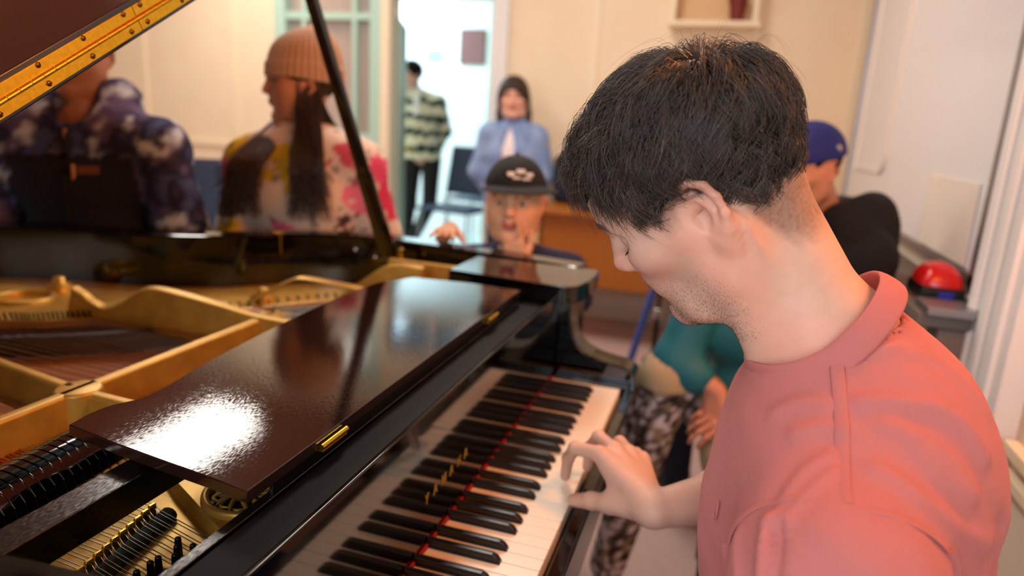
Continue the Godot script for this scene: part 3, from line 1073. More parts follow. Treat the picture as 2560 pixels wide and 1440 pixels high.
	dm.slab(PackedVector2Array([Vector2(-0.535, 0.138), Vector2(-0.532, 0.16), Vector2(-0.522, 0.169), Vector2(-0.505, 0.172), Vector2(-0.488, 0.17), Vector2(-0.473, 0.162), Vector2(-0.463, 0.15), Vector2(-0.46, 0.138)]), -0.0052, 0.0052, 0.0008, 0)
	var dw := MB.new()
	dw.slab(PackedVector2Array([Vector2(-0.53, 0.1365), Vector2(-0.53, 0.13), Vector2(-0.5, 0.121), Vector2(-0.462, 0.118), Vector2(-0.453, 0.124), Vector2(-0.454, 0.133), Vector2(-0.461, 0.1365)]), -0.0048, 0.0048, 0.0018, 0)
	var d0: MeshInstance3D
	for i in 20:
		var x := 0.405 - 0.0117 * i
		var at := Vector3(x, 0, (x - 0.32) * -0.12)
		if d0 == null:
			d0 = obj("damper", dm, "polish", plate)
			d0.position = at
			obj("damper_felt", dw, "damper_felt", d0)
		else:
			var o := d0.duplicate()
			plate.add_child(o, true)
			o.position = at


func build_strings() -> void:
	var wire := MB.new()
	var wound := MB.new()
	# bass pairs: pin field, felt, agraffe, then copper wound to the tail
	for i in 26:
		var x := 0.347 - 0.0118 * floorf(i * 0.5) + (0.0042 if i % 2 else 0.0)
		var za := -0.378 + (0.345 - x) * 0.21
		var path := PackedVector3Array([Vector3(x - 0.018, 0.112, za + 0.1), Vector3(x - 0.008, 0.124, za + 0.014), Vector3(x, 0.123, za), Vector3(x + 0.006, 0.121, za - 0.05)])
		wire.tube(path, PackedFloat32Array([0.00055]), 5)
		wound.tube(PackedVector3Array([Vector3(x + 0.006, 0.121, za - 0.05), Vector3(x + 0.14, 0.119, -1.3)]), PackedFloat32Array([0.0014]), 5)
	# plain trebles over the soundboard to the hitch line
	var hp := smooth_path(HITCH, 8)
	var count := 150
	for i in count:
		var x := lerpf(0.3, 1.27, float(i) / count)
		var best := hp[0]
		for q in hp:
			if q.y < -0.45 and absf(q.x - x - 0.02) < absf(best.x - x - 0.02):
				best = q
		wire.tube(PackedVector3Array([Vector3(x - 0.03, 0.122, -0.4), Vector3(best.x, 0.114, best.y)]), PackedFloat32Array([0.0005]), 4)
	var a := pob("strings", wire, "steel")
	a.set_meta("kind", "stuff")
	var b := pob("wound_strings", wound, "copper")
	b.set_meta("kind", "stuff")
	# long bridge under the trebles
	var br := MB.new()
	var path := PackedVector3Array()
	for q in smooth_path([Vector2(1.2, -0.56), Vector2(1.05, -0.7), Vector2(0.9, -0.83), Vector2(0.78, -0.95), Vector2(0.7, -1.06), Vector2(0.56, -1.22), Vector2(0.4, -1.36)], 5):
		path.append(Vector3(q.x, 0.09, q.y))
	br.tube(path, PackedFloat32Array([0.016]), 8, false, 1.4)
	pob("bridge", br, "dark_wood")


func build_lid() -> void:
	var lid := Node3D.new()
	lid.name = "lid"
	piano.add_child(lid)
	lid.position = Vector3(-0.12, 0.2604 + K, 0)
	lid.rotation.z = deg_to_rad(30.6)
	# local x runs up the slope, y is the lid's normal; the flap lies folded back on the main panel
	var mp := PackedVector2Array([Vector2(0.01, -0.53), Vector2(1.52, -0.53)])
	for q in smooth_path([Vector2(1.54, -0.7), Vector2(1.45, -0.92), Vector2(1.3, -1.12), Vector2(1.22, -1.35), Vector2(1.1, -1.6), Vector2(0.85, -1.78), Vector2(0.5, -1.84), Vector2(0.2, -1.76), Vector2(0.05, -1.5)], 4):
		mp.append(q)
	mp.append(Vector2(0.01, -1.2))
	var a := MB.new()
	a.slab(mp, -0.019, -0.0005, 0.002)
	obj("main_panel", a, "polish", lid)
	var b := MB.new()
	b.slab(PackedVector2Array([Vector2(0.01, -0.53), Vector2(1.5, -0.53), Vector2(1.5, -0.95), Vector2(0.01, -0.95)]), 0.0005, 0.0205, 0.002)
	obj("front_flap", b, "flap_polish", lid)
	# brass piano hinge let into the front edges
	for seg in [[0.02, 0.7437], [0.7443, 1.47]]:
		for y in [[0.0025, 0.0145], [-0.0145, -0.0028]]:
			obj("hinge_leaf", bb(Vector3(seg[0], y[0], -0.531), Vector3(seg[1], y[1], -0.5288), 0.0004), "brass", lid)
	var kn := MB.new()
	kn.tube(PackedVector3Array([Vector3(-0.0079, 0, 0), Vector3(-0.0074, 0, 0), Vector3(0.0074, 0, 0), Vector3(0.0079, 0, 0)]), PackedFloat32Array([0.0026, 0.0029, 0.0029, 0.0026]), 14)
	var k0: MeshInstance3D
	for i in 88:
		var at := Vector3(0.0395 + 0.0161 * i, 0, -0.5285)
		if k0 == null:
			k0 = obj("hinge_knuckle", kn, "brass", lid)
			k0.position = at
		else:
			again(k0, at, lid)
	var sw := MB.new()
	sw.lathe(Vector3.ZERO, Vector3(0, 0, 1), PackedVector2Array([Vector2(0.0032, 0.0), Vector2(0.003, 0.0007), Vector2(0.0018, 0.0013), Vector2(0.0, 0.0015)]), 18)
	var slot := MB.new()
	slot.box(Vector3(0, 0, 0.00155), Vector3(0.0058, 0.0007, 0.0005))
	var s0: MeshInstance3D
	for i in range(-8, 12):
		for y in [0.0112, -0.0093]:
			var s := 0.597 + 0.0652 * i
			if i == 3:
				s -= 0.036
			elif i > 3:
				s -= 0.034
			if s < 0.03 or s > 1.46:
				continue
			if s0 == null:
				s0 = obj("hinge_screw", sw, "brass_dark", lid)
				s0.position = Vector3(s, y, -0.5288)
				obj("slot", slot, "black_metal", s0)
			else:
				var o := s0.duplicate()
				lid.add_child(o, true)
				o.position = Vector3(s, y, -0.5288)
				o.rotation.z = rng.randf_range(-1.2, 1.2)
	# prop stick, from a brass socket on the treble rim
	var prop := MB.new()
	var p0 := Vector3(1.345, 0.205, -0.62)
	var dir := Vector3(-0.51, 0.86, 0.0).normalized()
	var rings := []
	for q in [[0.0, 0.020], [0.05, 0.021], [0.16, 0.0185], [0.24, 0.018], [0.25, 0.0145], [0.5, 0.0115], [0.73, 0.010]]:
		var c: Vector3 = p0 + dir * float(q[0])
		var wz: float = q[1]
		var wt := 0.011
		var sx := Vector3(dir.y, -dir.x, 0)
		rings.append(PackedVector3Array([c - Vector3(0, 0, wz) - sx * wt * 0.6, c - Vector3(0, 0, wz * 0.7) - sx * wt, c + Vector3(0, 0, wz * 0.7) - sx * wt, c + Vector3(0, 0, wz) - sx * wt * 0.6, c + Vector3(0, 0, wz) + sx * wt * 0.6, c + Vector3(0, 0, wz * 0.7) + sx * wt, c - Vector3(0, 0, wz * 0.7) + sx * wt, c - Vector3(0, 0, wz) + sx * wt * 0.6]))
	prop.loft(rings)
	var pr := pob("prop_stick", prop, "polish")
	var so := MB.new()
	so.box(Vector3(1.345, 0.2, -0.585), Vector3(0.012, 0.05, 0.012), 0.002)
	so.lathe(Vector3(1.345, 0.195, -0.585), Vector3(-1, 0, 0.3), PackedVector2Array([Vector2(0.01, 0.0), Vector2(0.01, 0.012), Vector2(0, 0.014)]), 16)
	so.box(Vector3(1.345, 0.17, -0.61), Vector3(0.02, 0.01, 0.05), 0.002)
	obj("socket", so, "brass", pr)
	# brass catch plate on the bent side, and a few bolt heads
	var cp := MB.new()
	cp.box(Vector3(1.3, 0.21, -0.905), Vector3(0.004, 0.052, 0.036), 0.002, Basis(Vector3.UP, deg_to_rad(-42)))
	cp.box(Vector3(1.315, 0.2365, -0.92), Vector3(0.03, 0.003, 0.036), 0.001, Basis(Vector3.UP, deg_to_rad(-42)))
	pob("catch_plate", cp, "brass")
	for q in [[1.382, 0.2, -0.735], [1.386, 0.185, -0.68], [1.372, 0.17, -0.47], [1.36, 0.165, -0.4]]:
		var bo := MB.new()
		bo.lathe(Vector3(q[0], q[1], q[2]), Vector3(-1, 0, 0), PackedVector2Array([Vector2(0.006, 0), Vector2(0.005, 0.003), Vector2(0, 0.004)]), 14)
		pob("bolt_head", bo, "chrome")


# ---------------------------------------------------------------- furniture
func build_furniture() -> void:
	# oak desk before the boarded wall
	var d := thing("desk", "orange oak desk with a pale side standing under the wall shelf", "desk", Vector3(3.75, 0, -0.35))
	obj("desk_top", bb(Vector3(-0.06, 0.775, -0.56), Vector3(0.5, 0.805, 0.75), 0.005), "oak", d)
	obj("front_panel", bb(Vector3(0.0, 0.36, -0.5), Vector3(0.022, 0.775, 0.7), 0.003), "oak", d)
	for z in [-0.55, 0.7]:
		obj("side_panel", bb(Vector3(-0.03, 0, z), Vector3(0.47, 0.775, z + 0.035), 0.004), "pale_wood", d)
	var kb := thing("keyboard", "black electronic keyboard lying on the oak desk", "keyboard", Vector3(3.8, 0.805, -0.6))
	obj("body", bb(Vector3(-0.1, 0, -0.02), Vector3(0.16, 0.045, 0.85), 0.008), "black_plastic", kb)
	for i in 22:
		obj("key", bb(Vector3(0.04, 0.045, 0.02 + i * 0.036), Vector3(0.15, 0.056, 0.053 + i * 0.036), 0.002), "ivory", kb)
	var bp := thing("amplifier", "small black amplifier standing on the oak desk", "amplifier", Vector3(4.12, 0.805, -0.78))
	obj("cabinet", bb(Vector3(-0.09, 0, -0.1), Vector3(0.09, 0.3, 0.12), 0.03), "black_plastic", bp)
	obj("grille", bb(Vector3(-0.096, 0.03, -0.08), Vector3(-0.088, 0.22, 0.1), 0.003), "navy_fabric", bp)
	obj("handle", bb(Vector3(-0.02, 0.3, -0.05), Vector3(0.02, 0.315, 0.07), 0.006), "black_plastic", bp)
	# stacking chairs
	var c := make_chair("navy plastic stacking chair standing between the jacket child and the beanie girl", Vector3(2.15, 0, -1.82), deg_to_rad(110), 1.22)
	var a := c.duplicate()
	for q in [[Vector3(5.3, 0, -2.02), 80.0, "navy plastic stacking chair beside the striped person beyond the doorway"], [Vector3(6.2, 0, -2.15), 75.0, "navy plastic stacking chair behind another one beyond the doorway"]]:
		var o := a.duplicate()
		o.name = numbered("stacking_chair")
		add_child(o)
		o.position = q[0]
		o.rotation.y = deg_to_rad(q[1])
		o.set_meta("label", q[2])
	a.free()
	# music stand
	var s := thing("music_stand", "black folding music stand on a tripod by the oak desk", "music stand", Vector3(2.72, 0, -0.05))
	var p := MB.new()
	p.cyl(Vector3(0, 0.06, 0), Vector3(0.02, 0.5, 0), 0.011, 0.011, 12)
	p.cyl(Vector3(0.02, 0.5, 0), Vector3(0.03, 0.62, 0), 0.008, 0.008, 12)
	obj("pole", p, "black_metal", s)
	var co := MB.new()
	co.lathe(Vector3(0.005, 0.27, 0), Vector3.UP, PackedVector2Array([Vector2(0.03, 0), Vector2(0.045, 0.02), Vector2(0.045, 0.04), Vector2(0.02, 0.06), Vector2(0.011, 0.07)]), 16)
	obj("collar", co, "black_plastic", s)
	var cl := MB.new()
	cl.lathe(Vector3(0.02, 0.5, 0), Vector3.UP, PackedVector2Array([Vector2(0.017, 0), Vector2(0.017, 0.035), Vector2(0.01, 0.04)]), 14)
	obj("clamp", cl, "chrome", s)
	for k in 3:
		var t := TAU * k / 3 + 0.4
		var l := MB.new()
		l.bar(Vector3(0.005, 0.28, 0), Vector3(cos(t) * 0.24, 0.008, sin(t) * 0.24), 0.014, 0.01, 0.002)
		obj("leg", l, "black_metal", s)
	# blue folding stool behind it
	var st := thing("folding_stool", "blue tubular folding stool beside the black music stand", "stool", Vector3(3.12, 0, -0.02))
	obj("seat", bx(Vector3(0.05, 0.585, 0.06), Vector3(0.3, 0.035, 0.34), 0.012), "blue_metal", st)
	for q in [[Vector3(-0.08, 0.58, -0.08), Vector3(-0.1, 0.0, -0.2)], [Vector3(-0.08, 0.58, 0.2), Vector3(-0.1, 0.0, 0.3)], [Vector3(0.16, 0.58, -0.08), Vector3(0.2, 0.0, -0.2)], [Vector3(0.16, 0.58, 0.2), Vector3(0.2, 0.0, 0.3)]]:
		var l := MB.new()
		l.cyl(q[0], q[1], 0.014, 0.014, 12)
		obj("leg", l, "blue_metal", st)
	# the pianist's chair
	var pc := thing("upholstered_chair", "navy upholstered chair that the pianist sits on", "chair", Vector3(0.51, 0, 0.36))
	obj("seat", bb(Vector3(-0.22, 0.36, -0.15), Vector3(0.22, 0.428, 0.2), 0.025), "navy_fabric", pc)
	obj("backrest", bb(Vector3(-0.22, 0.5, 0.2), Vector3(0.21, 0.93, 0.25), 0.024), "navy_fabric", pc)
	for q in [[-0.19, -0.12], [0.19, -0.12], [-0.19, 0.19], [0.19, 0.19]]:
		var l := MB.new()
		l.cyl(Vector3(q[0], 0.41, q[1]), Vector3(q[0] * 1.06, 0, q[1] * 1.04), 0.013, 0.012, 12)
		obj("leg", l, "black_metal", pc)
	for x in [-0.19, 0.19]:
		obj("back_post", bb(Vector3(x - 0.012, 0.38, 0.21), Vector3(x + 0.012, 0.6, 0.235), 0.004), "black_metal", pc)
	var ks := thing("low_stool", "dark low stool under the child in the teal shirt", "stool", Vector3(1.68, 0, 0.36))
	obj("seat", bb(Vector3(-0.16, 0.33, -0.16), Vector3(0.16, 0.38, 0.16), 0.015), "navy_fabric", ks)
	for q in [[-0.13, -0.13], [0.13, -0.13], [-0.13, 0.13], [0.13, 0.13]]:
		obj("leg", bb(Vector3(q[0] - 0.015, 0, q[1] - 0.015), Vector3(q[0] + 0.015, 0.33, q[1] + 0.015), 0.003), "black_metal", ks)
	var hs := thing("bench", "grey bench that the hooded man sits on", "bench", Vector3(2.1, 0, 0.52))
	obj("seat", bb(Vector3(-0.2, 0.35, -0.13), Vector3(0.22, 0.385, 0.1), 0.01), "grey_wood", hs)
	for q in [[-0.17, -0.1], [0.19, -0.1], [-0.17, 0.07], [0.19, 0.07]]:
		obj("leg", bb(Vector3(q[0] - 0.015, 0, q[1] - 0.015), Vector3(q[0] + 0.015, 0.35, q[1] + 0.015), 0.003), "black_metal", hs)


func make_chair(label: String, at: Vector3, turn: float, size: float) -> Node3D:
	var c := thing("stacking_chair", label, "chair", at, "navy stacking chairs")
	c.rotation.y = turn
	var s := size
	var back := MB.new()
	var rings := []
	for i in 9:
		var t := i / 8.0 - 0.5
		var ring := PackedVector3Array()
		for k in 13:
			var u := k / 12.0
			var y := 0.52 + 0.34 * u
			var wd := 0.21 * (1.0 - 0.1 * u)
			ring.append(Vector3(t * 2.0 * wd, y, 0.2 + 0.05 * u - 0.05 * t * t * 4.0 * 0.5) * s)
		for k in 13:
			var u := 1.0 - k / 12.0
			var y := 0.52 + 0.34 * u
			var wd := 0.21 * (1.0 - 0.1 * u)
			ring.append(Vector3(t * 2.0 * wd, y, 0.212 + 0.05 * u - 0.05 * t * t * 4.0 * 0.5) * s)
		rings.append(ring)
	back.loft(rings)
	obj("backrest", back, "navy_plastic", c)
	obj("seat", bx(Vector3(0, 0.44, 0.0) * s, Vector3(0.42, 0.02, 0.4) * s, 0.008), "navy_plastic", c)
	for q in [[-1.0, -1.0], [1.0, -1.0], [-1.0, 1.0], [1.0, 1.0]]:
		var l := MB.new()
		l.cyl(Vector3(q[0] * 0.18, 0.43, q[1] * 0.16) * s, Vector3(q[0] * 0.21, 0.0, q[1] * 0.22) * s, 0.011, 0.011, 10)
		obj("leg", l, "chrome", c)
	for x in [-1.0, 1.0]:
		var l := MB.new()
		l.tube(PackedVector3Array([Vector3(x * 0.2, 0.42, 0.1) * s, Vector3(x * 0.21, 0.48, 0.2) * s, Vector3(x * 0.2, 0.7, 0.235) * s]), PackedFloat32Array([0.01]), 10)
		obj("back_tube", l, "chrome", c)
	return c


# ---------------------------------------------------------------- bodies: smooth fields meshed as surface nets
class Field:
	# kind 0: tapered capsule a-b with radii ra, rb; kind 1: ellipsoid at a with radii r in basis inv; neg: carved out
	var kind := PackedInt32Array()
	var a := PackedVector3Array()
	var ab := PackedVector3Array()
	var r := PackedVector3Array()
	var kk := PackedFloat32Array()
	var il := PackedFloat32Array()
	var inv: Array[Basis] = []
	var neg := PackedInt32Array()
	var vs := PackedVector3Array()
	var ns := PackedVector3Array()
	var ix := PackedInt32Array()

	func cap(p: Vector3, q: Vector3, r0: float, r1: float, k := 0.02, carve := false) -> void:
		kind.append(0)
		a.append(p)
		ab.append(q - p)
		il.append(1.0 / maxf((q - p).length_squared(), 1e-12))
		r.append(Vector3(r0, r1, 0))
		kk.append(k)
		inv.append(Basis.IDENTITY)
		neg.append(1 if carve else 0)

	func ball(p: Vector3, rad: float, k := 0.02, carve := false) -> void:
		cap(p, p + Vector3(0, 1e-5, 0), rad, rad, k, carve)

	func egg(p: Vector3, radii: Vector3, bs := Basis.IDENTITY, k := 0.02, carve := false) -> void:
		kind.append(1)
		a.append(p)
		ab.append(Vector3.ZERO)
		il.append(minf(radii.x, minf(radii.y, radii.z)))
		r.append(Vector3(1.0 / radii.x, 1.0 / radii.y, 1.0 / radii.z))
		kk.append(k)
		inv.append(bs.inverse())
		neg.append(1 if carve else 0)

	func one(i: int, p: Vector3) -> float:
		if kind[i] == 0:
			var d := p - a[i]
			var t := clampf(d.dot(ab[i]) * il[i], 0.0, 1.0)
			return (d - ab[i] * t).length() - lerpf(r[i].x, r[i].y, t)
		var q := inv[i] * (p - a[i])
		var e := q * r[i]
		var k0 := e.length()
		var k1 := (e * r[i]).length()
		if k1 < 1e-6:
			return -il[i]
		return k0 * (k0 - 1.0) / k1

	func at(p: Vector3, list: PackedInt32Array) -> float:
		var d := 1e3
		for i in list:
			var e := one(i, p)
			var k := kk[i]
			if neg[i]:
				var h := maxf(k - absf(d + e), 0.0) / k
				d = maxf(d, -e) + h * h * k * 0.25
			else:
				var h := maxf(k - absf(d - e), 0.0) / k
				d = minf(d, e) - h * h * k * 0.25
		return d

	func all() -> PackedInt32Array:
		return PackedInt32Array(range(kind.size()))

	# the surface point nearest to p, and its normal
	func settle(p: Vector3, lift := 0.0) -> Array:
		var l := all()
		var n := Vector3.UP
		for k in 6:
			var d := at(p, l)
			var e := 0.001
			n = Vector3(at(p + Vector3(e, 0, 0), l) - d, at(p + Vector3(0, e, 0), l) - d, at(p + Vector3(0, 0, e), l) - d).normalized()
			p -= n * (d - lift)
		return [p, n]

	func mesh_box(lo: Vector3, hi: Vector3, cell: float) -> void:
		var nx := int(ceil((hi.x - lo.x) / cell)) + 1
		var ny := int(ceil((hi.y - lo.y) / cell)) + 1
		var nz := int(ceil((hi.z - lo.z) / cell)) + 1
		var val := PackedFloat32Array()
		val.resize(nx * ny * nz)
		val.fill(1e9)
		var id := PackedInt32Array()
		id.resize(nx * ny * nz)
		id.fill(-1)
		var B := 5
		var sy := nx
		var sz := nx * ny
		var full := all()
		var base := vs.size()
		var used := PackedInt32Array()
		var half := B * cell * 0.5
		var rad := half * 1.7321
		for bz in range(0, nz - 1, B):
			for by in range(0, ny - 1, B):
				for bxx in range(0, nx - 1, B):
					var c := lo + Vector3(bxx, by, bz) * cell + Vector3(half, half, half)
					var near := PackedInt32Array()
					var best := 1e3
					var ds := PackedFloat32Array()
					for i in full:
						var e := one(i, c)
						ds.append(e)
						if not neg[i]:
							best = minf(best, e - kk[i] * 0.25)
					if best > rad * 1.25 + 0.002:
						continue
					for i in full:
						if ds[i] < best + 2.2 * rad + 1.5 * kk[i] and (neg[i] == 0 or ds[i] < rad * 1.3 + kk[i]):
							near.append(i)
					if best < -rad * 2.0:
						var dd := at(c, near)
						if dd < -rad * 1.5:
							continue
					for z in range(bz, mini(bz + B, nz - 1) + 1):
						for y in range(by, mini(by + B, ny - 1) + 1):
							for x in range(bxx, mini(bxx + B, nx - 1) + 1):
								var w := x + y * sy + z * sz
								if val[w] > 1e8:
									val[w] = at(lo + Vector3(x, y, z) * cell, near)
					for z in range(bz, mini(bz + B, nz - 1)):
						for y in range(by, mini(by + B, ny - 1)):
							for x in range(bxx, mini(bxx + B, nx - 1)):
								var w := x + y * sy + z * sz
								var v0 := val[w]
								var v1 := val[w + 1]
								var v2 := val[w + sy]
								var v3 := val[w + sy + 1]
								var v4 := val[w + sz]
								var v5 := val[w + sz + 1]
								var v6 := val[w + sz + sy]
								var v7 := val[w + sz + sy + 1]
								var s := int(v0 < 0) + int(v1 < 0) + int(v2 < 0) + int(v3 < 0) + int(v4 < 0) + int(v5 < 0) + int(v6 < 0) + int(v7 < 0)
								if s == 0 or s == 8:
									continue
								var p := Vector3.ZERO
								var n := 0
								if (v0 < 0) != (v1 < 0):
									p += Vector3(v0 / (v0 - v1), 0, 0)
									n += 1
								if (v2 < 0) != (v3 < 0):
									p += Vector3(v2 / (v2 - v3), 1, 0)
									n += 1
								if (v4 < 0) != (v5 < 0):
									p += Vector3(v4 / (v4 - v5), 0, 1)
									n += 1
								if (v6 < 0) != (v7 < 0):
									p += Vector3(v6 / (v6 - v7), 1, 1)
									n += 1
								if (v0 < 0) != (v2 < 0):
									p += Vector3(0, v0 / (v0 - v2), 0)
									n += 1
								if (v1 < 0) != (v3 < 0):
									p += Vector3(1, v1 / (v1 - v3), 0)
									n += 1
								if (v4 < 0) != (v6 < 0):
									p += Vector3(0, v4 / (v4 - v6), 1)
									n += 1
								if (v5 < 0) != (v7 < 0):
									p += Vector3(1, v5 / (v5 - v7), 1)
									n += 1
								if (v0 < 0) != (v4 < 0):
									p += Vector3(0, 0, v0 / (v0 - v4))
									n += 1
								if (v1 < 0) != (v5 < 0):
									p += Vector3(1, 0, v1 / (v1 - v5))
									n += 1
								if (v2 < 0) != (v6 < 0):
									p += Vector3(0, 1, v2 / (v2 - v6))
									n += 1
								if (v3 < 0) != (v7 < 0):
									p += Vector3(1, 1, v3 / (v3 - v7))
									n += 1
								id[w] = vs.size()
								used.append(w)
								vs.append(lo + (Vector3(x, y, z) + p / n) * cell)
								ns.append(Vector3(v1 + v3 + v5 + v7 - v0 - v2 - v4 - v6, v2 + v3 + v6 + v7 - v0 - v1 - v4 - v5, v4 + v5 + v6 + v7 - v0 - v1 - v2 - v3).normalized())
		# one quad round each crossed edge
		for w in used:
			var x := w % nx
			var y := (w / sy) % ny
			var z := w / sz
			var inside := val[w] < 0
			if y > 0 and z > 0 and inside != (val[w + 1] < 0):
				face(id[w], id[w - sy], id[w - sy - sz], id[w - sz], inside)
			if x > 0 and z > 0 and inside != (val[w + sy] < 0):
				face(id[w], id[w - sz], id[w - sz - 1], id[w - 1], inside)
			if x > 0 and y > 0 and inside != (val[w + sz] < 0):
				face(id[w], id[w - 1], id[w - 1 - sy], id[w - sy], inside)
		# even out the vertex normals over the mesh
		var acc := PackedVector3Array()
		acc.resize(vs.size() - base)
		for i in range(ix_base, ix.size(), 3):
			var p0 := ix[i]
			var p1 := ix[i + 1]
			var p2 := ix[i + 2]
			var f := (vs[p2] - vs[p0]).cross(vs[p1] - vs[p0])
			acc[p0 - base] += f
			acc[p1 - base] += f
			acc[p2 - base] += f
		for i in acc.size():
			if acc[i].length_squared() > 1e-24:
				var f := acc[i].normalized()
				ns[base + i] = f if f.dot(ns[base + i]) > 0.0 else ns[base + i]
		ix_base = ix.size()

	var ix_base := 0

	# vertex normals from the faces, after the vertices were moved
	func renormal() -> void:
		var acc := PackedVector3Array()
		acc.resize(vs.size())
		for i in range(0, ix.size(), 3):
			var f := (vs[ix[i + 2]] - vs[ix[i]]).cross(vs[ix[i + 1]] - vs[ix[i]])
			acc[ix[i]] += f
			acc[ix[i + 1]] += f
			acc[ix[i + 2]] += f
		for i in acc.size():
			if acc[i].length_squared() > 1e-24:
				ns[i] = acc[i].normalized()

	func face(p: int, q: int, s: int, t: int, flip: bool) -> void:
		if p < 0 or q < 0 or s < 0 or t < 0:
			return
		if not flip:
			ix.append_array([p, q, s, p, s, t])
		else:
			ix.append_array([p, s, q, p, t, s])

	func build(mat: Material, tint: Variant) -> ArrayMesh:
		var arr := []
		arr.resize(Mesh.ARRAY_MAX)
		arr[Mesh.ARRAY_VERTEX] = vs
		arr[Mesh.ARRAY_NORMAL] = ns
		if tint != null:
			var cs := PackedColorArray()
			cs.resize(vs.size())
			for i in vs.size():
				cs[i] = tint.call(vs[i], ns[i])
			arr[Mesh.ARRAY_COLOR] = cs
		arr[Mesh.ARRAY_INDEX] = ix
		var am := ArrayMesh.new()
		am.add_surface_from_arrays(Mesh.PRIMITIVE_TRIANGLES, arr)
		am.surface_set_material(0, mat)
		return am


func fobj(called: String, f: Field, mat: Variant, parent: Node, tint: Variant = null) -> MeshInstance3D:
	var o := MeshInstance3D.new()
	o.name = called
	o.mesh = f.build(M[mat] if mat is String else mat, tint)
	parent.add_child(o, true)
	return o


func noise3(freq: float, sd: int, oct := 3) -> FastNoiseLite:
	var n := FastNoiseLite.new()
	n.noise_type = FastNoiseLite.TYPE_SIMPLEX_SMOOTH
	n.frequency = freq
	n.seed = sd
	n.fractal_octaves = oct
	return n


func lin(r: int, g: int, b: int) -> Color:
	return Color8(r, g, b).srgb_to_linear()


# ---------------------------------------------------------------- people
class Head:
	var o: Vector3
	var b: Basis        # columns: left, up, forward
	var s := 1.0

	func _init(at: Vector3, yaw: float, pitch: float, roll: float, size := 1.0) -> void:
		# yaw 0 faces -z, positive turns towards +x; pitch looks down; roll tips the left ear up
		o = at
		s = size
		var fw := Vector3(sin(yaw), 0, -cos(yaw))
		var lf := Vector3.UP.cross(fw)
		var f := fw * cos(pitch) - Vector3.UP * sin(pitch)
		var u := Vector3.UP * cos(pitch) + fw * sin(pitch)
		b = Basis(lf * cos(roll) + u * sin(roll), u * cos(roll) - lf * sin(roll), f)

	func p(l: float, u: float, f: float) -> Vector3:
		return o + b * (Vector3(l, u, f) * 0.001 * s)

	func loc(q: Vector3) -> Vector3:
		return b.inverse() * (q - o) * 1000.0 / s


func head_shape(F: Field, h: Head, ears := true, fine := false, open := false, child := false) -> void:
	var s := h.s * 0.001
	var mm := func(l: float, u: float, f: float) -> Vector3: return Vector3(l, u, f) * s
	F.egg(h.p(0, 42, -4), mm.call(76, 86, 98), h.b, 0.02)
	F.egg(h.p(0, 54, 48), mm.call(60, 46, 44), h.b, 0.03 * h.s)
	F.egg(h.p(0, -8, 46), mm.call(54, 58, 45), h.b, 0.03 * h.s)
	F.egg(h.p(0, -52, 36), mm.call(46, 38, 44), h.b, 0.03 * h.s)
	F.egg(h.p(0, -40, 66), mm.call(35, 32, 30), h.b, 0.022 * h.s)
	for q in [-1.0, 1.0]:
		F.cap(h.p(48 * q, -50, 12), h.p(34 * q, -76, 48), 21 * s, 19 * s, 0.025 * h.s)
		F.cap(h.p(34 * q, -76, 48), h.p(9 * q, -84, 74), 19 * s, 17 * s, 0.02 * h.s)
		F.cap(h.p(56 * q, -8, 14), h.p(50 * q, -52, 14), 20 * s, 18 * s, 0.03 * h.s)
		F.egg(h.p(45 * q, -6, 56), mm.call(22, 17, 24), h.b, 0.025 * h.s)
		F.cap(h.p(6 * q, 38, 89), h.p(44 * q, 36, 70), 10 * s, 9 * s, 0.016 * h.s)
	F.ball(h.p(0, -83, 79), 15 * s, 0.015 * h.s)
	# eye sockets, lids
	for q in [-1.0, 1.0]:
		F.egg(h.p(38 * q, 17, 95), mm.call(28, 11, 24), h.b, 0.010 * h.s, true)
	for q in [-1.0, 1.0]:
		F.egg(h.p(31 * q, 17, 71), mm.call(14.5, 11.5, 14), h.b, 0.004 * h.s)
		if child:
			F.egg(h.p(36 * q, -32, 44), mm.call(26, 28, 30), h.b, 0.03 * h.s)
		if open:
			F.egg(h.p(32 * q, 16, 86), mm.call(11.5, 4.6, 9), h.b, 0.003 * h.s, true)
	# nose
	F.cap(h.p(0, 26, 88), h.p(0, 6, 100), 7.5 * s, 8 * s, 0.014 * h.s)
	F.cap(h.p(0, 6, 99), h.p(0, -8, 108), 8 * s, 9.5 * s, 0.012 * h.s)
	F.ball(h.p(0, -9, 108), 10 * s, 0.006 * h.s)
	for q in [-1.0, 1.0]:
		F.egg(h.p(11 * q, -13, 99), mm.call(7, 7.5, 10), h.b, 0.008 * h.s)
		F.egg(h.p(6 * q, -21, 103), mm.call(3.2, 3, 6), h.b, 0.004 * h.s, true)
	# lips
	for q in [-1.0, 1.0]:
		F.cap(h.p(0, -38, 98.5), h.p(20 * q, -42, 87), 5 * s, 3 * s, 0.005 * h.s)
		F.cap(h.p(0, -49, 96), h.p(18 * q, -45, 86), 5.5 * s, 3 * s, 0.005 * h.s)
		F.cap(h.p(0, -43.5, 104), h.p(24 * q, -43.5, 92), 1.6 * s, 1.6 * s, 0.003 * h.s, true)
	F.egg(h.p(0, -62, 95), mm.call(20, 6, 6), h.b, 0.01 * h.s, true)
	if ears:
		for q in [-1.0, 1.0]:
			ear_shape(F, h, q, fine)


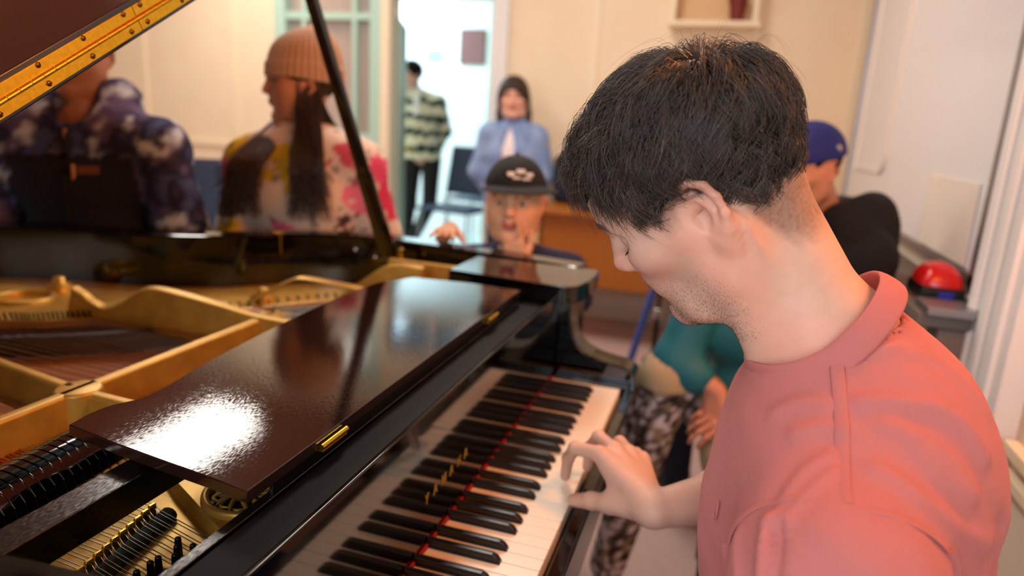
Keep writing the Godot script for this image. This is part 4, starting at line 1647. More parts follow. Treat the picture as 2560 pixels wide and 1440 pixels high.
func ear_shape(F: Field, h: Head, q: float, fine: bool) -> void:
	var s := h.s * 0.001
	var at := func(f: float, u: float, d := 0.0) -> Vector3: return h.p((75.5 - f * 0.42 + d) * q, u, f - 3.0)
	var tilt := h.b * Basis(Vector3(0, 1, 0), -0.4 * q)
	F.egg(at.call(-7, 7, -5.5), Vector3(4.5, 29, 18) * s, tilt, 0.006 * h.s)
	if fine:
		F.egg(at.call(-3, 0, 1.5), Vector3(8, 13, 11) * s, tilt, 0.003, true)
		F.ball(at.call(4, 0, -4.0), 4.8 * s, 0.003, true)
	var hel := [[5, 3, -2.0], [11, 15, -1.0], [10, 27, 0.5], [2, 36, 1.5], [-10, 37, 2.0], [-20, 29, 2.0], [-24, 15, 1.5], [-22, -1, 1.0], [-15, -14, 0.0], [-8, -22, -0.5]]
	var rr := [2.0, 2.6, 3.2, 3.7, 4.0, 4.0, 3.9, 3.7, 4.0, 4.6]
	for i in hel.size() - 1:
		F.cap(at.call(hel[i][0], hel[i][1], hel[i][2]), at.call(hel[i + 1][0], hel[i + 1][1], hel[i + 1][2]), rr[i] * s, rr[i + 1] * s, 0.0025 * h.s)
	F.egg(at.call(-3, -23, -1.5), Vector3(5, 9, 8) * s, tilt, 0.005 * h.s)
	if fine:
		for e in [[[0, 27], [-10, 19]], [[-10, 19], [-14, 5]], [[-14, 5], [-11, -10]], [[-11, -10], [-4, -15]]]:
			F.cap(at.call(e[0][0], e[0][1], -1.5), at.call(e[1][0], e[1][1], -1.5), 3.0 * s, 3.2 * s, 0.003)
		F.egg(at.call(9, -3, 0.0), Vector3(4, 6.5, 4.5) * s, tilt, 0.004)


# palm and five fingers; way points to the fingertips, up out of the back of the hand, side = +1 when the thumb lies along way x up
func hand_shape(F: Field, w: Vector3, way: Vector3, up: Vector3, side: float, size: float, curl: Array, spread := 0.12) -> void:
	way = way.normalized()
	up = (up - way * up.dot(way)).normalized()
	var out := way.cross(up) * side
	var s := size
	var k := 0.008 * s
	for i in 4:
		var e := 0.030 - 0.020 * i
		var mcp := w + (way * (0.088 - 0.004 * absf(i - 1.0)) + out * e) * s
		F.cap(w + (way * 0.012 + out * e * 0.55) * s, mcp, 0.0125 * s, 0.0105 * s, 0.014 * s)
		var len: float = [0.044, 0.049, 0.045, 0.035][i]
		var d := (way + out * spread * (1.2 - i * 0.8)).normalized()
		var bend := 0.0
		var p := mcp
		var r: float = [0.0088, 0.0092, 0.0087, 0.0076][i]
		for j in 3:
			bend += curl[i] * (1.0 if j else 0.75)
			var q: Vector3 = p + (d * cos(bend) - up * sin(bend)) * len * [1.0, 0.62, 0.5][j] * s
			F.cap(p, q, r * s * [1.0, 0.92, 0.85][j], r * s * [0.92, 0.85, 0.76][j], k * 0.6)
			p = q
	var t0 := w + (way * 0.02 + out * 0.022 - up * 0.004) * s
	var t1 := t0 + (way * 0.03 + out * 0.024 - up * 0.012) * s
	var td := (way + out * 0.45 - up * 0.25).normalized()
	F.cap(t0, t1, 0.0145 * s, 0.0112 * s, 0.012 * s)
	F.cap(t1, t1 + td * 0.032 * s, 0.0105 * s, 0.0098 * s, k)
	F.cap(t1 + td * 0.032 * s, t1 + (td - up * curl[4]).normalized() * 0.058 * s, 0.0095 * s, 0.008 * s, k)


# hair as many thin tapered strands: roots is an array of [point, direction-path]
func strand(b: MB, pts: PackedVector3Array, r0: float, r1: float) -> void:
	var n := pts.size()
	var base := b.vs.size()
	for i in n:
		var d := (pts[mini(i + 1, n - 1)] - pts[maxi(i - 1, 0)]).normalized()
		var s := d.cross(Vector3(0.31, 0.83, 0.46)).normalized()
		var w := s.cross(d)
		var r := lerpf(r0, r1, float(i) / (n - 1))
		for k in 3:
			var t := TAU * k / 3
			var o := s * cos(t) + w * sin(t)
			b.vert(pts[i] + o * r, o)
	for i in n - 1:
		for k in 3:
			var a := base + i * 3 + k
			var c := base + i * 3 + (k + 1) % 3
			b.ix.append_array([a, c, a + 3, c, c + 3, a + 3])


func person(label: String, base: Vector3, group := "") -> Node3D:
	return thing("person", label, "person", base, group)


func put(o: MeshInstance3D, who: Node3D) -> MeshInstance3D:
	o.position = -who.position
	return o


# face colours that belong to the skin: lips, brows, a flush on cheeks, nose and ears
func skin_tint(h: Head, base: Color, lip: Color, brow: Color, flush: float, nz: FastNoiseLite) -> Callable:
	return func(p: Vector3, _n: Vector3) -> Color:
		var q := h.loc(p)
		var c := base * (1.0 + 0.06 * nz.get_noise_3dv(p * 60.0))
		if q.length() < 190.0:
			var red := lin(226, 130, 105)
			var al := absf(q.x)
			var f := 0.0
			f += 0.5 * exp(-((q.z - 112.0) ** 2 + (q.y + 8.0) ** 2) / 200.0)
			f += 0.35 * exp(-((al - 42.0) ** 2 + (q.y + 14.0) ** 2) / 500.0) * smoothstep(10.0, 50.0, q.z)
			f += 0.4 * smoothstep(68.0, 80.0, al)
			c = c.lerp(red * base.get_luminance() / red.get_luminance(), clampf(f * flush, 0, 0.8))
			if q.z > 82.0 and al < 25.0 - absf(q.y + 43.5) * 0.6 and q.y > -54.0 and q.y < -33.0:
				c = lip
			if q.z > 55.0 and al > 10.0 and al < 52.0 and absf(q.y - (41.0 - 0.006 * (al - 28.0) ** 2)) < 3.6:
				c = c.lerp(brow, 0.6)
		c.a = 1.0
		return c


var PH := Head.new(Vector3(0.519, 0.483 + 0.74, 0.149), deg_to_rad(11.875), deg_to_rad(38.218), deg_to_rad(-15.18))


func w(x: float, y: float, z: float) -> Vector3:
	return Vector3(x, y + K, z)


func pianist_shirt_field() -> Field:
	var S := Field.new()
	S.egg(w(0.508, 0.215, 0.302), Vector3(0.168, 0.17, 0.122), Basis(Vector3.RIGHT, 0.12), 0.05)
	S.egg(w(0.508, 0.275, 0.312), Vector3(0.125, 0.085, 0.098), Basis(Vector3.RIGHT, 0.35), 0.05)
	S.cap(w(0.45, 0.284, 0.28), w(0.335, 0.23, 0.272), 0.058, 0.062, 0.045)
	S.cap(w(0.566, 0.284, 0.28), w(0.685, 0.23, 0.272), 0.058, 0.062, 0.045)
	S.cap(w(0.506, 0.29, 0.298), w(0.505, 0.372, 0.266), 0.08, 0.064, 0.03)
	S.egg(w(0.508, 0.05, 0.322), Vector3(0.16, 0.2, 0.128), Basis.IDENTITY, 0.06)
	S.egg(w(0.508, -0.12, 0.35), Vector3(0.175, 0.12, 0.14), Basis.IDENTITY, 0.06)
	# sleeves
	S.cap(w(0.332, 0.222, 0.276), w(0.285, 0.05, 0.29), 0.068, 0.072, 0.04)
	S.cap(w(0.69, 0.225, 0.274), w(0.755, 0.09, 0.28), 0.066, 0.066, 0.04)
	return S


# folds of the shirt: a line on the cloth, half width, height
const FOLDS := [
	[[Vector3(0.432, 1.122, 0.295), Vector3(0.441, 1.120, 0.310), Vector3(0.451, 1.114, 0.344), Vector3(0.449, 1.097, 0.370), Vector3(0.444, 1.077, 0.389)], 0.009, 0.0045],
	[[Vector3(0.395, 1.088, 0.286), Vector3(0.398, 1.091, 0.316), Vector3(0.404, 1.088, 0.341), Vector3(0.406, 1.077, 0.362), Vector3(0.405, 1.055, 0.381)], 0.009, 0.006],
	[[Vector3(0.380, 1.078, 0.301), Vector3(0.381, 1.072, 0.330), Vector3(0.379, 1.054, 0.353), Vector3(0.380, 1.032, 0.371)], 0.008, 0.0045],
	[[Vector3(0.350, 1.053, 0.296), Vector3(0.346, 1.041, 0.321), Vector3(0.358, 1.016, 0.355), Vector3(0.387, 0.988, 0.388)], 0.009, 0.006],
	[[Vector3(0.374, 1.068, 0.322), Vector3(0.370, 1.041, 0.353), Vector3(0.406, 0.979, 0.403)], 0.008, 0.004],
	[[Vector3(0.356, 1.054, 0.264), Vector3(0.346, 1.044, 0.247), Vector3(0.329, 1.031, 0.234), Vector3(0.311, 1.020, 0.226)], 0.007, 0.005],
	[[Vector3(0.344, 1.049, 0.266), Vector3(0.328, 1.039, 0.249), Vector3(0.313, 1.028, 0.237), Vector3(0.301, 1.017, 0.230)], 0.0055, 0.0042],
	[[Vector3(0.313, 1.014, 0.220), Vector3(0.296, 1.002, 0.220), Vector3(0.285, 0.986, 0.220)], 0.008, 0.007],
	[[Vector3(0.303, 1.015, 0.228), Vector3(0.290, 1.004, 0.228), Vector3(0.281, 0.991, 0.229)], 0.005, -0.008],
	[[Vector3(0.408, 1.061, 0.225), Vector3(0.404, 1.075, 0.243), Vector3(0.395, 1.080, 0.259)], 0.008, 0.0035],
	[[Vector3(0.381, 1.057, 0.240), Vector3(0.380, 1.068, 0.256), Vector3(0.375, 1.069, 0.268)], 0.007, 0.003],
	[[Vector3(0.33, 0.99, 0.2), Vector3(0.317, 0.977, 0.202), Vector3(0.299, 0.96, 0.208)], 0.007, 0.005],
	[[Vector3(0.47, 1.05, 0.40), Vector3(0.43, 1.0, 0.41), Vector3(0.40, 0.93, 0.43)], 0.01, 0.006]]


func fold_lift(p: Vector3) -> float:
	var lift := 0.0
	for f in FOLDS:
		var w2: float = f[1]
		var best := 1.0
		var pts: Array = f[0]
		for i in pts.size() - 1:
			var a: Vector3 = pts[i]
			if (p - a).length_squared() > 0.008:
				continue
			var ab: Vector3 = pts[i + 1] - a
			var t := (p - a).dot(ab) / ab.length_squared()
			var tc := clampf(t, 0.0, 1.0)
			var d := (p - a - ab * tc).length()
			best = minf(best, d)
		if best < w2 * 5.0:
			var q := best / w2
			lift += float(f[2]) * (exp(-q * q) - 0.5 * exp(-q * q * 0.16))
	return lift


func build_pianist() -> void:
	var who := person("young man with short dark hair in a coral shirt playing the piano", Vector3(0.51, 0, 0.36))
	var h := PH
	var nz := noise3(1.0, 5)
	var B := Field.new()
	head_shape(B, h, true, true)
	# neck, trapezius, collar bones
	B.cap(w(0.523, 0.475, 0.192), w(0.506, 0.345, 0.273), 0.051, 0.057, 0.035)
	B.cap(h.p(58, -22, -18), w(0.492, 0.33, 0.222), 0.014, 0.013, 0.03)
	B.cap(w(0.506, 0.36, 0.285), w(0.44, 0.295, 0.29), 0.036, 0.03, 0.04)
	B.cap(w(0.506, 0.36, 0.285), w(0.57, 0.295, 0.29), 0.036, 0.03, 0.04)
	B.mesh_box(w(0.40, 0.33, 0.0), w(0.65, 0.66, 0.36), 0.0026)
	# trunk and limbs under the clothes, right forearm and hand
	var T := Field.new()
	T.egg(w(0.508, 0.2, 0.302), Vector3(0.15, 0.16, 0.105), Basis(Vector3.RIGHT, 0.12), 0.05)
	T.cap(w(0.506, 0.35, 0.28), w(0.506, 0.23, 0.3), 0.05, 0.075, 0.03)
	T.egg(w(0.508, -0.08, 0.34), Vector3(0.15, 0.16, 0.115), Basis.IDENTITY, 0.06)
	T.cap(w(0.45, 0.28, 0.28), w(0.335, 0.225, 0.272), 0.05, 0.05, 0.05)
	T.cap(w(0.566, 0.28, 0.28), w(0.685, 0.225, 0.272), 0.05, 0.05, 0.05)
	T.cap(w(0.335, 0.225, 0.272), w(0.275, -0.03, 0.3), 0.05, 0.04, 0.03)
	T.cap(w(0.275, -0.03, 0.3), w(0.36, -0.11, 0.1), 0.04, 0.027, 0.03)
	T.cap(w(0.685, 0.225, 0.272), w(0.79, 0.055, 0.3), 0.05, 0.041, 0.03)
	T.mesh_box(w(0.19, -0.27, 0.06), w(0.90, 0.34, 0.46), 0.018)
	var R := Field.new()
	var W := w(0.654, 0.064, 0.125)
	R.cap(w(0.79, 0.06, 0.3), w(0.727, 0.066, 0.215), 0.041, 0.037, 0.02)
	R.cap(w(0.727, 0.066, 0.215), W, 0.036, 0.0235, 0.02)
	R.cap(W, w(0.727, 0.09, 0.04), 0.0185, 0.0128, 0.010)
	R.cap(W, w(0.748, 0.09, 0.057), 0.0185, 0.0128, 0.010)
	R.cap(W, w(0.764, 0.082, 0.076), 0.0175, 0.012, 0.010)
	R.cap(W, w(0.774, 0.072, 0.095), 0.0165, 0.0115, 0.010)
	for c in [[[0.727, 0.092, 0.038], [0.741, 0.086, 0.0], [0.766, 0.055, -0.014], [0.786, 0.013, -0.02], 0.0105],
		[[0.748, 0.092, 0.055], [0.788, 0.088, 0.026], [0.816, 0.055, 0.01], [0.83, 0.012, 0.006], 0.0107],
		[[0.764, 0.084, 0.075], [0.808, 0.076, 0.056], [0.835, 0.045, 0.042], [0.848, 0.012, 0.036], 0.0102],
		[[0.774, 0.074, 0.094], [0.81, 0.062, 0.082], [0.832, 0.036, 0.07], [0.842, 0.011, 0.066], 0.009]]:
		var r: float = c[4]
		for j in 3:
			R.cap(w(c[j][0], c[j][1], c[j][2]), w(c[j + 1][0], c[j + 1][1], c[j + 1][2]), r * [1.0, 0.93, 0.86][j], r * [0.93, 0.86, 0.74][j], 0.006)
	# thumb
	R.cap(w(0.664, 0.055, 0.11), w(0.688, 0.040, 0.064), 0.0165, 0.0138, 0.012)
	R.cap(w(0.688, 0.040, 0.064), w(0.702, 0.030, 0.036), 0.0132, 0.0122, 0.008)
	R.cap(w(0.702, 0.030, 0.036), w(0.714, 0.018, 0.010), 0.0122, 0.0098, 0.006)
	# web between thumb and palm
	R.cap(w(0.69, 0.052, 0.078), w(0.715, 0.075, 0.06), 0.010, 0.011, 0.02)
	R.mesh_box(w(0.62, -0.005, -0.04), w(0.86, 0.12, 0.33), 0.003)
	# one continuous mesh: join the three grids
	for f in [T, R]:
		var off := B.vs.size()
		B.vs.append_array(f.vs)
		B.ns.append_array(f.ns)
		for i in f.ix:
			B.ix.append(i + off)
	var skin := lin(205, 164, 143)
	var tint := skin_tint(h, skin, lin(190, 118, 106), lin(60, 42, 33), 0.55, nz)
	var stub := noise3(220.0, 8, 2)
	var face := func(p: Vector3, n: Vector3) -> Color:
		var c: Color = tint.call(p, n)
		var q := h.loc(p)
		# cropped hair shows at the edge of the hairline
		if q.length() < 190.0 and scalp(q) > -12.0:
			c = c.lerp(lin(84, 62, 50), clampf((scalp(q) + 12.0) / 24.0, 0, 1) * (0.6 + 0.2 * stub.get_noise_3dv(p)))
		return c
	var body := put(fobj("body", B, "skin", who, face), who)
	# brows, lashes and stubble grow from the skin
	var st := MB.new()
	var r2 := RandomNumberGenerator.new()
	r2.seed = 11
	st.col = lin(30, 20, 15)
	var cand := []
	for i in B.vs.size():
		var q := h.loc(B.vs[i])
		if q.x > 0.0 and q.length() < 170.0:
			var beard := q.y < -34.0 and q.z > 6.0 and q.y > -118.0 and q.y < -20.0 - (q.z - 20.0) * 0.1
			if beard and q.z > 96.0 and q.y > -54.0 and q.y < -36.0:
				beard = false
			if beard or (q.z > 92.0 and q.y > -37.0 and q.y < -24.0):
				cand.append(i)
	for k in 5200:
		var i: int = cand[r2.randi() % cand.size()]
		var q := h.loc(B.vs[i])
		# sparse towards the cheek, denser on chin and jaw line
		var dens := clampf((-q.y - 34.0) / 40.0, 0.0, 1.0) * clampf((q.z - 4.0) / 30.0, 0.15, 1.0)
		if r2.randf() > dens:
			continue
		var p := B.vs[i] + Vector3(r2.randf_range(-1, 1), r2.randf_range(-1, 1), r2.randf_range(-1, 1)) * 0.0012
		p -= B.ns[i] * (p - B.vs[i]).dot(B.ns[i])
		var dir := (B.ns[i] * 0.7 - h.b.y * 0.7 + Vector3(r2.randf_range(-0.3, 0.3), 0, r2.randf_range(-0.3, 0.3))).normalized()
		strand(st, PackedVector3Array([p - dir * 0.0003, p + dir * r2.randf_range(0.0006, 0.0016)]), 0.00009, 0.00005)
	# brow
	for i in B.vs.size():
		var q := h.loc(B.vs[i])
		if q.z > 52.0 and absf(q.x) > 9.0 and absf(q.x) < 54.0 and absf(q.y - (42.0 - 0.006 * (absf(q.x) - 28.0) ** 2)) < 3.2:
			for k in 2:
				var out := signf(q.x)
				var p := B.vs[i] + Vector3(r2.randf_range(-1, 1), r2.randf_range(-1, 1), r2.randf_range(-1, 1)) * 0.0012
				var dir := (h.b.x * out * 0.9 + h.b.y * r2.randf_range(-0.2, 0.35) - h.b.z * 0.35 + B.ns[i] * 0.25).normalized()
				strand(st, PackedVector3Array([p, p + dir * 0.003, p + dir * 0.006 - h.b.y * 0.001]), 0.00011, 0.00003)
	put(obj("brows_and_stubble", st, "hair", who, true), who)
	var la := MB.new()
	la.col = lin(18, 13, 10)
	for e in [-1.0, 1.0]:
		for k in 46:
			var t := k / 45.0
			var l: float = lerpf(20.0, 46.0, t)
			var root := h.p(l * e, 10.0 - 2.5 * sin(t * PI), 82.5 - (l - 31.0) ** 2 * 0.04)
			var dir: Vector3 = (h.b.z * 0.75 - h.b.y * 0.62 + h.b.x * e * (t - 0.35) * 0.9).normalized()
			strand(la, PackedVector3Array([root, root + dir * 0.004, root + dir * 0.0095 + h.b.y * 0.0016]), 0.0003, 0.0001)
	put(obj("eyelashes", la, "hair", who, true), who)
	pianist_hair(who, h)
	pianist_clothes(who)


# how far inside the hairline a point of the head lies, in millimetres (head axes: left, up, forward)
func scalp(q: Vector3) -> float:
	var al := absf(q.x)
	var lim := 0.0
	var f := q.z
	var pts := [[-120.0, -68.0], [-70.0, -67.0], [-50.0, -60.0], [-42.0, -40.0], [-37.0, -12.0], [-31.0, 14.0], [-22.0, 27.0], [-6.0, 36.0], [6.0, 33.0], [10.0, 26.0], [14.0, 15.0], [30.0, 13.0], [34.0, 20.0], [44.0, 46.0], [55.0, 70.0], [70.0, 84.0], [90.0, 90.0], [130.0, 93.0]]
	for i in pts.size() - 1:
		if f >= pts[i][0] and f <= pts[i + 1][0]:
			lim = lerpf(pts[i][1], pts[i + 1][1], (f - pts[i][0]) / (pts[i + 1][0] - pts[i][0]))
	if f < -120.0:
		lim = -68.0
	if al < 45.0 and f < -30.0:
		lim -= 4.0
	return q.y - lim


func pianist_hair(who: Node3D, h: Head) -> void:
	# dense under-hair
	var U := Field.new()
	U.egg(h.p(0, 43, -5), Vector3(0.0785, 0.092, 0.103), h.b, 0.02)
	U.egg(h.p(0, 80, 14), Vector3(0.062, 0.05, 0.078), h.b, 0.03)
	U.egg(h.p(0, -5, 100), Vector3(0.09, 0.062, 0.06), h.b, 0.012, true)
	for e in [-1.0, 1.0]:
		U.egg(h.p(85 * e, -2, -2), Vector3(0.04, 0.034, 0.034), h.b, 0.01, true)
		U.egg(h.p(80 * e, 5, 62), Vector3(0.05, 0.034, 0.03), h.b, 0.01, true)
		U.egg(h.p(74 * e, -45, -28), Vector3(0.05, 0.06, 0.026), h.b, 0.01, true)
	var c := h.o
	U.mesh_box(c - Vector3(0.17, 0.17, 0.17), c + Vector3(0.17, 0.2, 0.19), 0.005)
	put(fobj("under_hair", U, "hair_dark", who), who)
	var b := MB.new()
	var r := RandomNumberGenerator.new()
	r.seed = 23
	var nz := noise3(1.0, 77, 2)
	var ce := Vector3(0, 42, -4)
	var ra := Vector3(76.0, 87.0, 99.0)
	# polar frame about the crown whorl
	var ax := (Vector3(8, 112, -66) - ce)
	ax = Vector3(ax.x / ra.x, ax.y / ra.y, ax.z / ra.z).normalized()
	var e1 := ax.cross(Vector3(1, 0, 0)).normalized()
	var e2 := ax.cross(e1)
	var locks := 0
	var tries := 0
	while locks < 1900 and tries < 30000:
		tries += 1
		var th := acos(1.0 - (r.randf() * 1.75 if locks % 12 else r.randf() * 0.12))
		var ph := r.randf() * TAU
		var d := ax * cos(th) + (e1 * cos(ph) + e2 * sin(ph)) * sin(th)
		var q := ce + Vector3(d.x * ra.x, d.y * ra.y, d.z * ra.z)
		var sc := scalp(q)
		if sc < (r.randf_range(-16.0, 0.0) if q.z < -30.0 else 0.0):
			continue
		locks += 1
		# length and thickness of the shell here
		var high := clampf((q.y - 30.0) / 70.0, 0.0, 1.0)
		var front := clampf((q.z - 0.0) / 70.0, 0.0, 1.0) * high
		var low := clampf(sc / 28.0, 0.0, 1.0)
		var edge := clampf((q.z - 40.0) / 40.0, 0.0, 1.0) * clampf((95.0 - q.y) / 25.0 + 0.5, 0.0, 1.0)
		var len: float = lerpf(10.0, 30.0, low) + 26.0 * high + 26.0 * front
		len *= r.randf_range(0.7, 1.15)
		len = minf(len, sc * 0.92 + (9.0 if q.z < -10.0 else 3.0))
		var thick: float = lerpf(2.0, 11.0, low) + 12.0 * high + 7.0 * front
		var lh := r.randf_range(0.25, 1.0)
		var stray := r.randf() < 0.05
		var n := 11 if high > 0.4 else 8
		var tw := nz.get_noise_2d(th * 220.0, ph * 120.0) * 1.0 + r.randf_range(-0.25, 0.25)
		if stray:
			tw += r.randf_range(-0.9, 0.9)
			lh = r.randf_range(1.0, 1.5)
			n = 3
		var wob := r.randf() * TAU
		var shade := r.randf_range(0.6, 1.5)
		for k in n:
			var dt := r.randf_range(-0.045, 0.045)
			var dp := r.randf_range(-0.06, 0.06) / maxf(sin(th), 0.25)
			var hk := clampf(lh + r.randf_range(-0.25, 0.2), 0.08, 1.6)
			var pts := PackedVector3Array()
			var steps := 9
			var ll := len * r.randf_range(0.75, 1.1)
			for i in steps:
				var s := float(i) / (steps - 1)
				var gather := 1.0 - 0.75 * s
				var t2 := th + dt * gather + s * ll * (1.0 - 0.35 * edge) / 95.0
				var p2 := ph + dp * gather + tw * s * s * 0.45 + 0.05 * sin(wob + s * 4.0 + k * 0.3)
				var dd := ax * cos(t2) + (e1 * cos(p2) + e2 * sin(p2)) * sin(t2)
				var rise := smoothstep(0.0, 0.45, s)
				var hh: float = thick * hk * rise * (1.0 - 0.25 * s * s) + (front * 9.0 * s * s * lh) + edge * 16.0 * s * (0.4 + 0.6 * hk)
				if stray:
					hh += 7.0 * s * s * high
				var pp := ce + Vector3(dd.x * (ra.x + hh), dd.y * (ra.y + hh), dd.z * (ra.z + hh))
				pts.append(h.p(pp.x, pp.y, pp.z))
			var br := shade * r.randf_range(0.7, 1.3)
			b.col = Color(0.05 * br, 0.035 * br, 0.027 * br)
			if r.randf() < 0.012:
				b.col = Color(0.17, 0.135, 0.11)
			var rad := 0.00034 if not stray else 0.0001
			strand(b, pts, rad, rad * 0.35)
	put(obj("hair", b, "hair", who, true), who)


func pianist_clothes(who: Node3D) -> void:
	var S := pianist_shirt_field()
	# neck opening
	S.cap(w(0.505, 0.375, 0.2615), w(0.505, 0.46, 0.2), 0.068, 0.085, 0.006, true)
	S.egg(w(0.505, 0.378, 0.261) + Vector3(0, 0.714, -0.7) * 0.081, Vector3(0.15, 0.088, 0.15), Basis(Vector3.RIGHT, -0.775), 0.004, true)
	# arm openings of the sleeves
	S.cap(w(0.28, 0.0, 0.293), w(0.265, -0.06, 0.3), 0.066, 0.08, 0.006, true)
	S.cap(w(0.765, 0.06, 0.282), w(0.79, 0.0, 0.29), 0.06, 0.08, 0.006, true)
	S.mesh_box(w(0.17, -0.27, 0.12), w(0.85, 0.47, 0.52), 0.005)
	# soft cloth ripples
	var n1 := noise3(9.0, 31, 2)
	var n2 := noise3(26.0, 32, 2)
	for i in S.vs.size():
		var p := S.vs[i]
		var q := Vector3(p.x * 0.5 + p.z * 0.5, p.y * 1.3 + p.z * 1.0, p.z * 0.7 - p.y * 0.3)
		S.vs[i] = p + S.ns[i] * (0.0026 * n1.get_noise_3dv(q) + 0.0007 * n2.get_noise_3dv(q) + fold_lift(p))
	S.renormal()
	put(fobj("t_shirt", S, "coral_cotton", who), who)
	# ribbed collar
	var F := pianist_shirt_field()
	var rings := []
	for i in 72:
		var t := TAU * i / 72
		var c := w(0.505, 0.378, 0.261) + Vector3(-0.0745 * sin(t), 0.048 * cos(t) - 0.012 * sin(t) ** 2, 0.049 * cos(t))
		c += Vector3(0, 0.002, -0.007) * maxf(0.0, -cos(t))
		var out := (c - w(0.505, 0.38, 0.258))
		var up := Vector3(0, 0.72, -0.69)
		out = (out - up * out.dot(up)).normalized()
		var ring := PackedVector3Array()
		for k in 14:
			var a := TAU * k / 14
			# flattened band, leaning in towards the neck
			var q := Vector2(cos(a) * 0.0034, sin(a) * 0.0125)
			ring.append(c + out * (q.x - q.y * 0.35 + 0.003) + up * (q.y - 0.004))
		rings.append(ring)
	var cb := MB.new()
	cb.loft(rings, true, false, false, true)
	var col := put(obj("collar", cb, "coral_rib", who), who)
	# seams lie on the cloth
	seam(who, F, [w(0.432, 0.362, 0.27), w(0.41, 0.352, 0.27), w(0.375, 0.334, 0.27), w(0.345, 0.312, 0.27), w(0.316, 0.29, 0.27)], 0.0058)
	seam(who, F, [w(0.37, 0.15, 0.2), w(0.355, 0.21, 0.212), w(0.335, 0.262, 0.235), w(0.315, 0.29, 0.27), w(0.325, 0.283, 0.31), w(0.345, 0.25, 0.345), w(0.37, 0.19, 0.365)], 0.0045)
	# small stitched letter on the chest
	var jj := MB.new()
	var jp := PackedVector3Array()
	for q in [[0.0, 0.0], [0.001, -0.008], [0.001, -0.015], [-0.001, -0.019], [-0.005, -0.019], [-0.007, -0.016]]:
		jp.append(F.settle(Vector3(0.43 - q[0] * 0.6, 0.958 + q[1], 0.193 + q[0] * 0.8), 0.0015)[0])
	jj.tube(jp, PackedFloat32Array([0.0011]), 6)
	put(obj("stitched_letter", jj, "coral_rib", who), who)
	# trousers
	var T := Field.new()
	T.egg(w(0.508, -0.2, 0.36), Vector3(0.18, 0.1, 0.15), Basis.IDENTITY, 0.05)
	for e in [-1.0, 1.0]:
		T.cap(w(0.508 + 0.085 * e, -0.19, 0.33), w(0.508 + 0.12 * e, -0.215, 0.0), 0.082, 0.062, 0.04)
		T.cap(w(0.508 + 0.12 * e, -0.215, 0.0), w(0.508 + 0.1 * e, -0.62, 0.02), 0.062, 0.05, 0.03)
	T.mesh_box(w(0.28, -0.7, -0.1), w(0.74, -0.08, 0.54), 0.014)
	put(fobj("trousers", T, "navy_fabric", who), who)
	for e in [-1.0, 1.0]:
		var H := Field.new()
		H.cap(w(0.508 + 0.1 * e, -0.69, 0.05), w(0.508 + 0.11 * e, -0.7, -0.14), 0.042, 0.036, 0.02)
		H.cap(w(0.508 + 0.1 * e, -0.61, 0.03), w(0.508 + 0.1 * e, -0.69, 0.03), 0.045, 0.04, 0.02)
		H.mesh_box(w(0.508 + 0.1 * e - 0.08, -0.74, -0.2), w(0.508 + 0.1 * e + 0.08, -0.55, 0.12), 0.012)
		put(fobj("shoe", H, "black_plastic", who), who)


func seam(who: Node3D, F: Field, pts: Array, r: float) -> void:
	var cu := Curve3D.new()
	for i in pts.size():
		var t: Vector3 = (pts[mini(i + 1, pts.size() - 1)] - pts[maxi(i - 1, 0)]) / 6.0
		cu.add_point(pts[i], -t, t)
	cu.bake_interval = 0.006
	var path := PackedVector3Array()
	for p in cu.get_baked_points():
		var q: Vector3 = F.settle(p)[0]
		path.append(q + F.settle(p)[1] * fold_lift(q))
	var b := MB.new()
	b.tube(path, PackedFloat32Array([r]), 10, false, 0.28, F.settle(path[path.size() / 2])[1])
	put(obj("seam", b, "coral_rib", who), who)


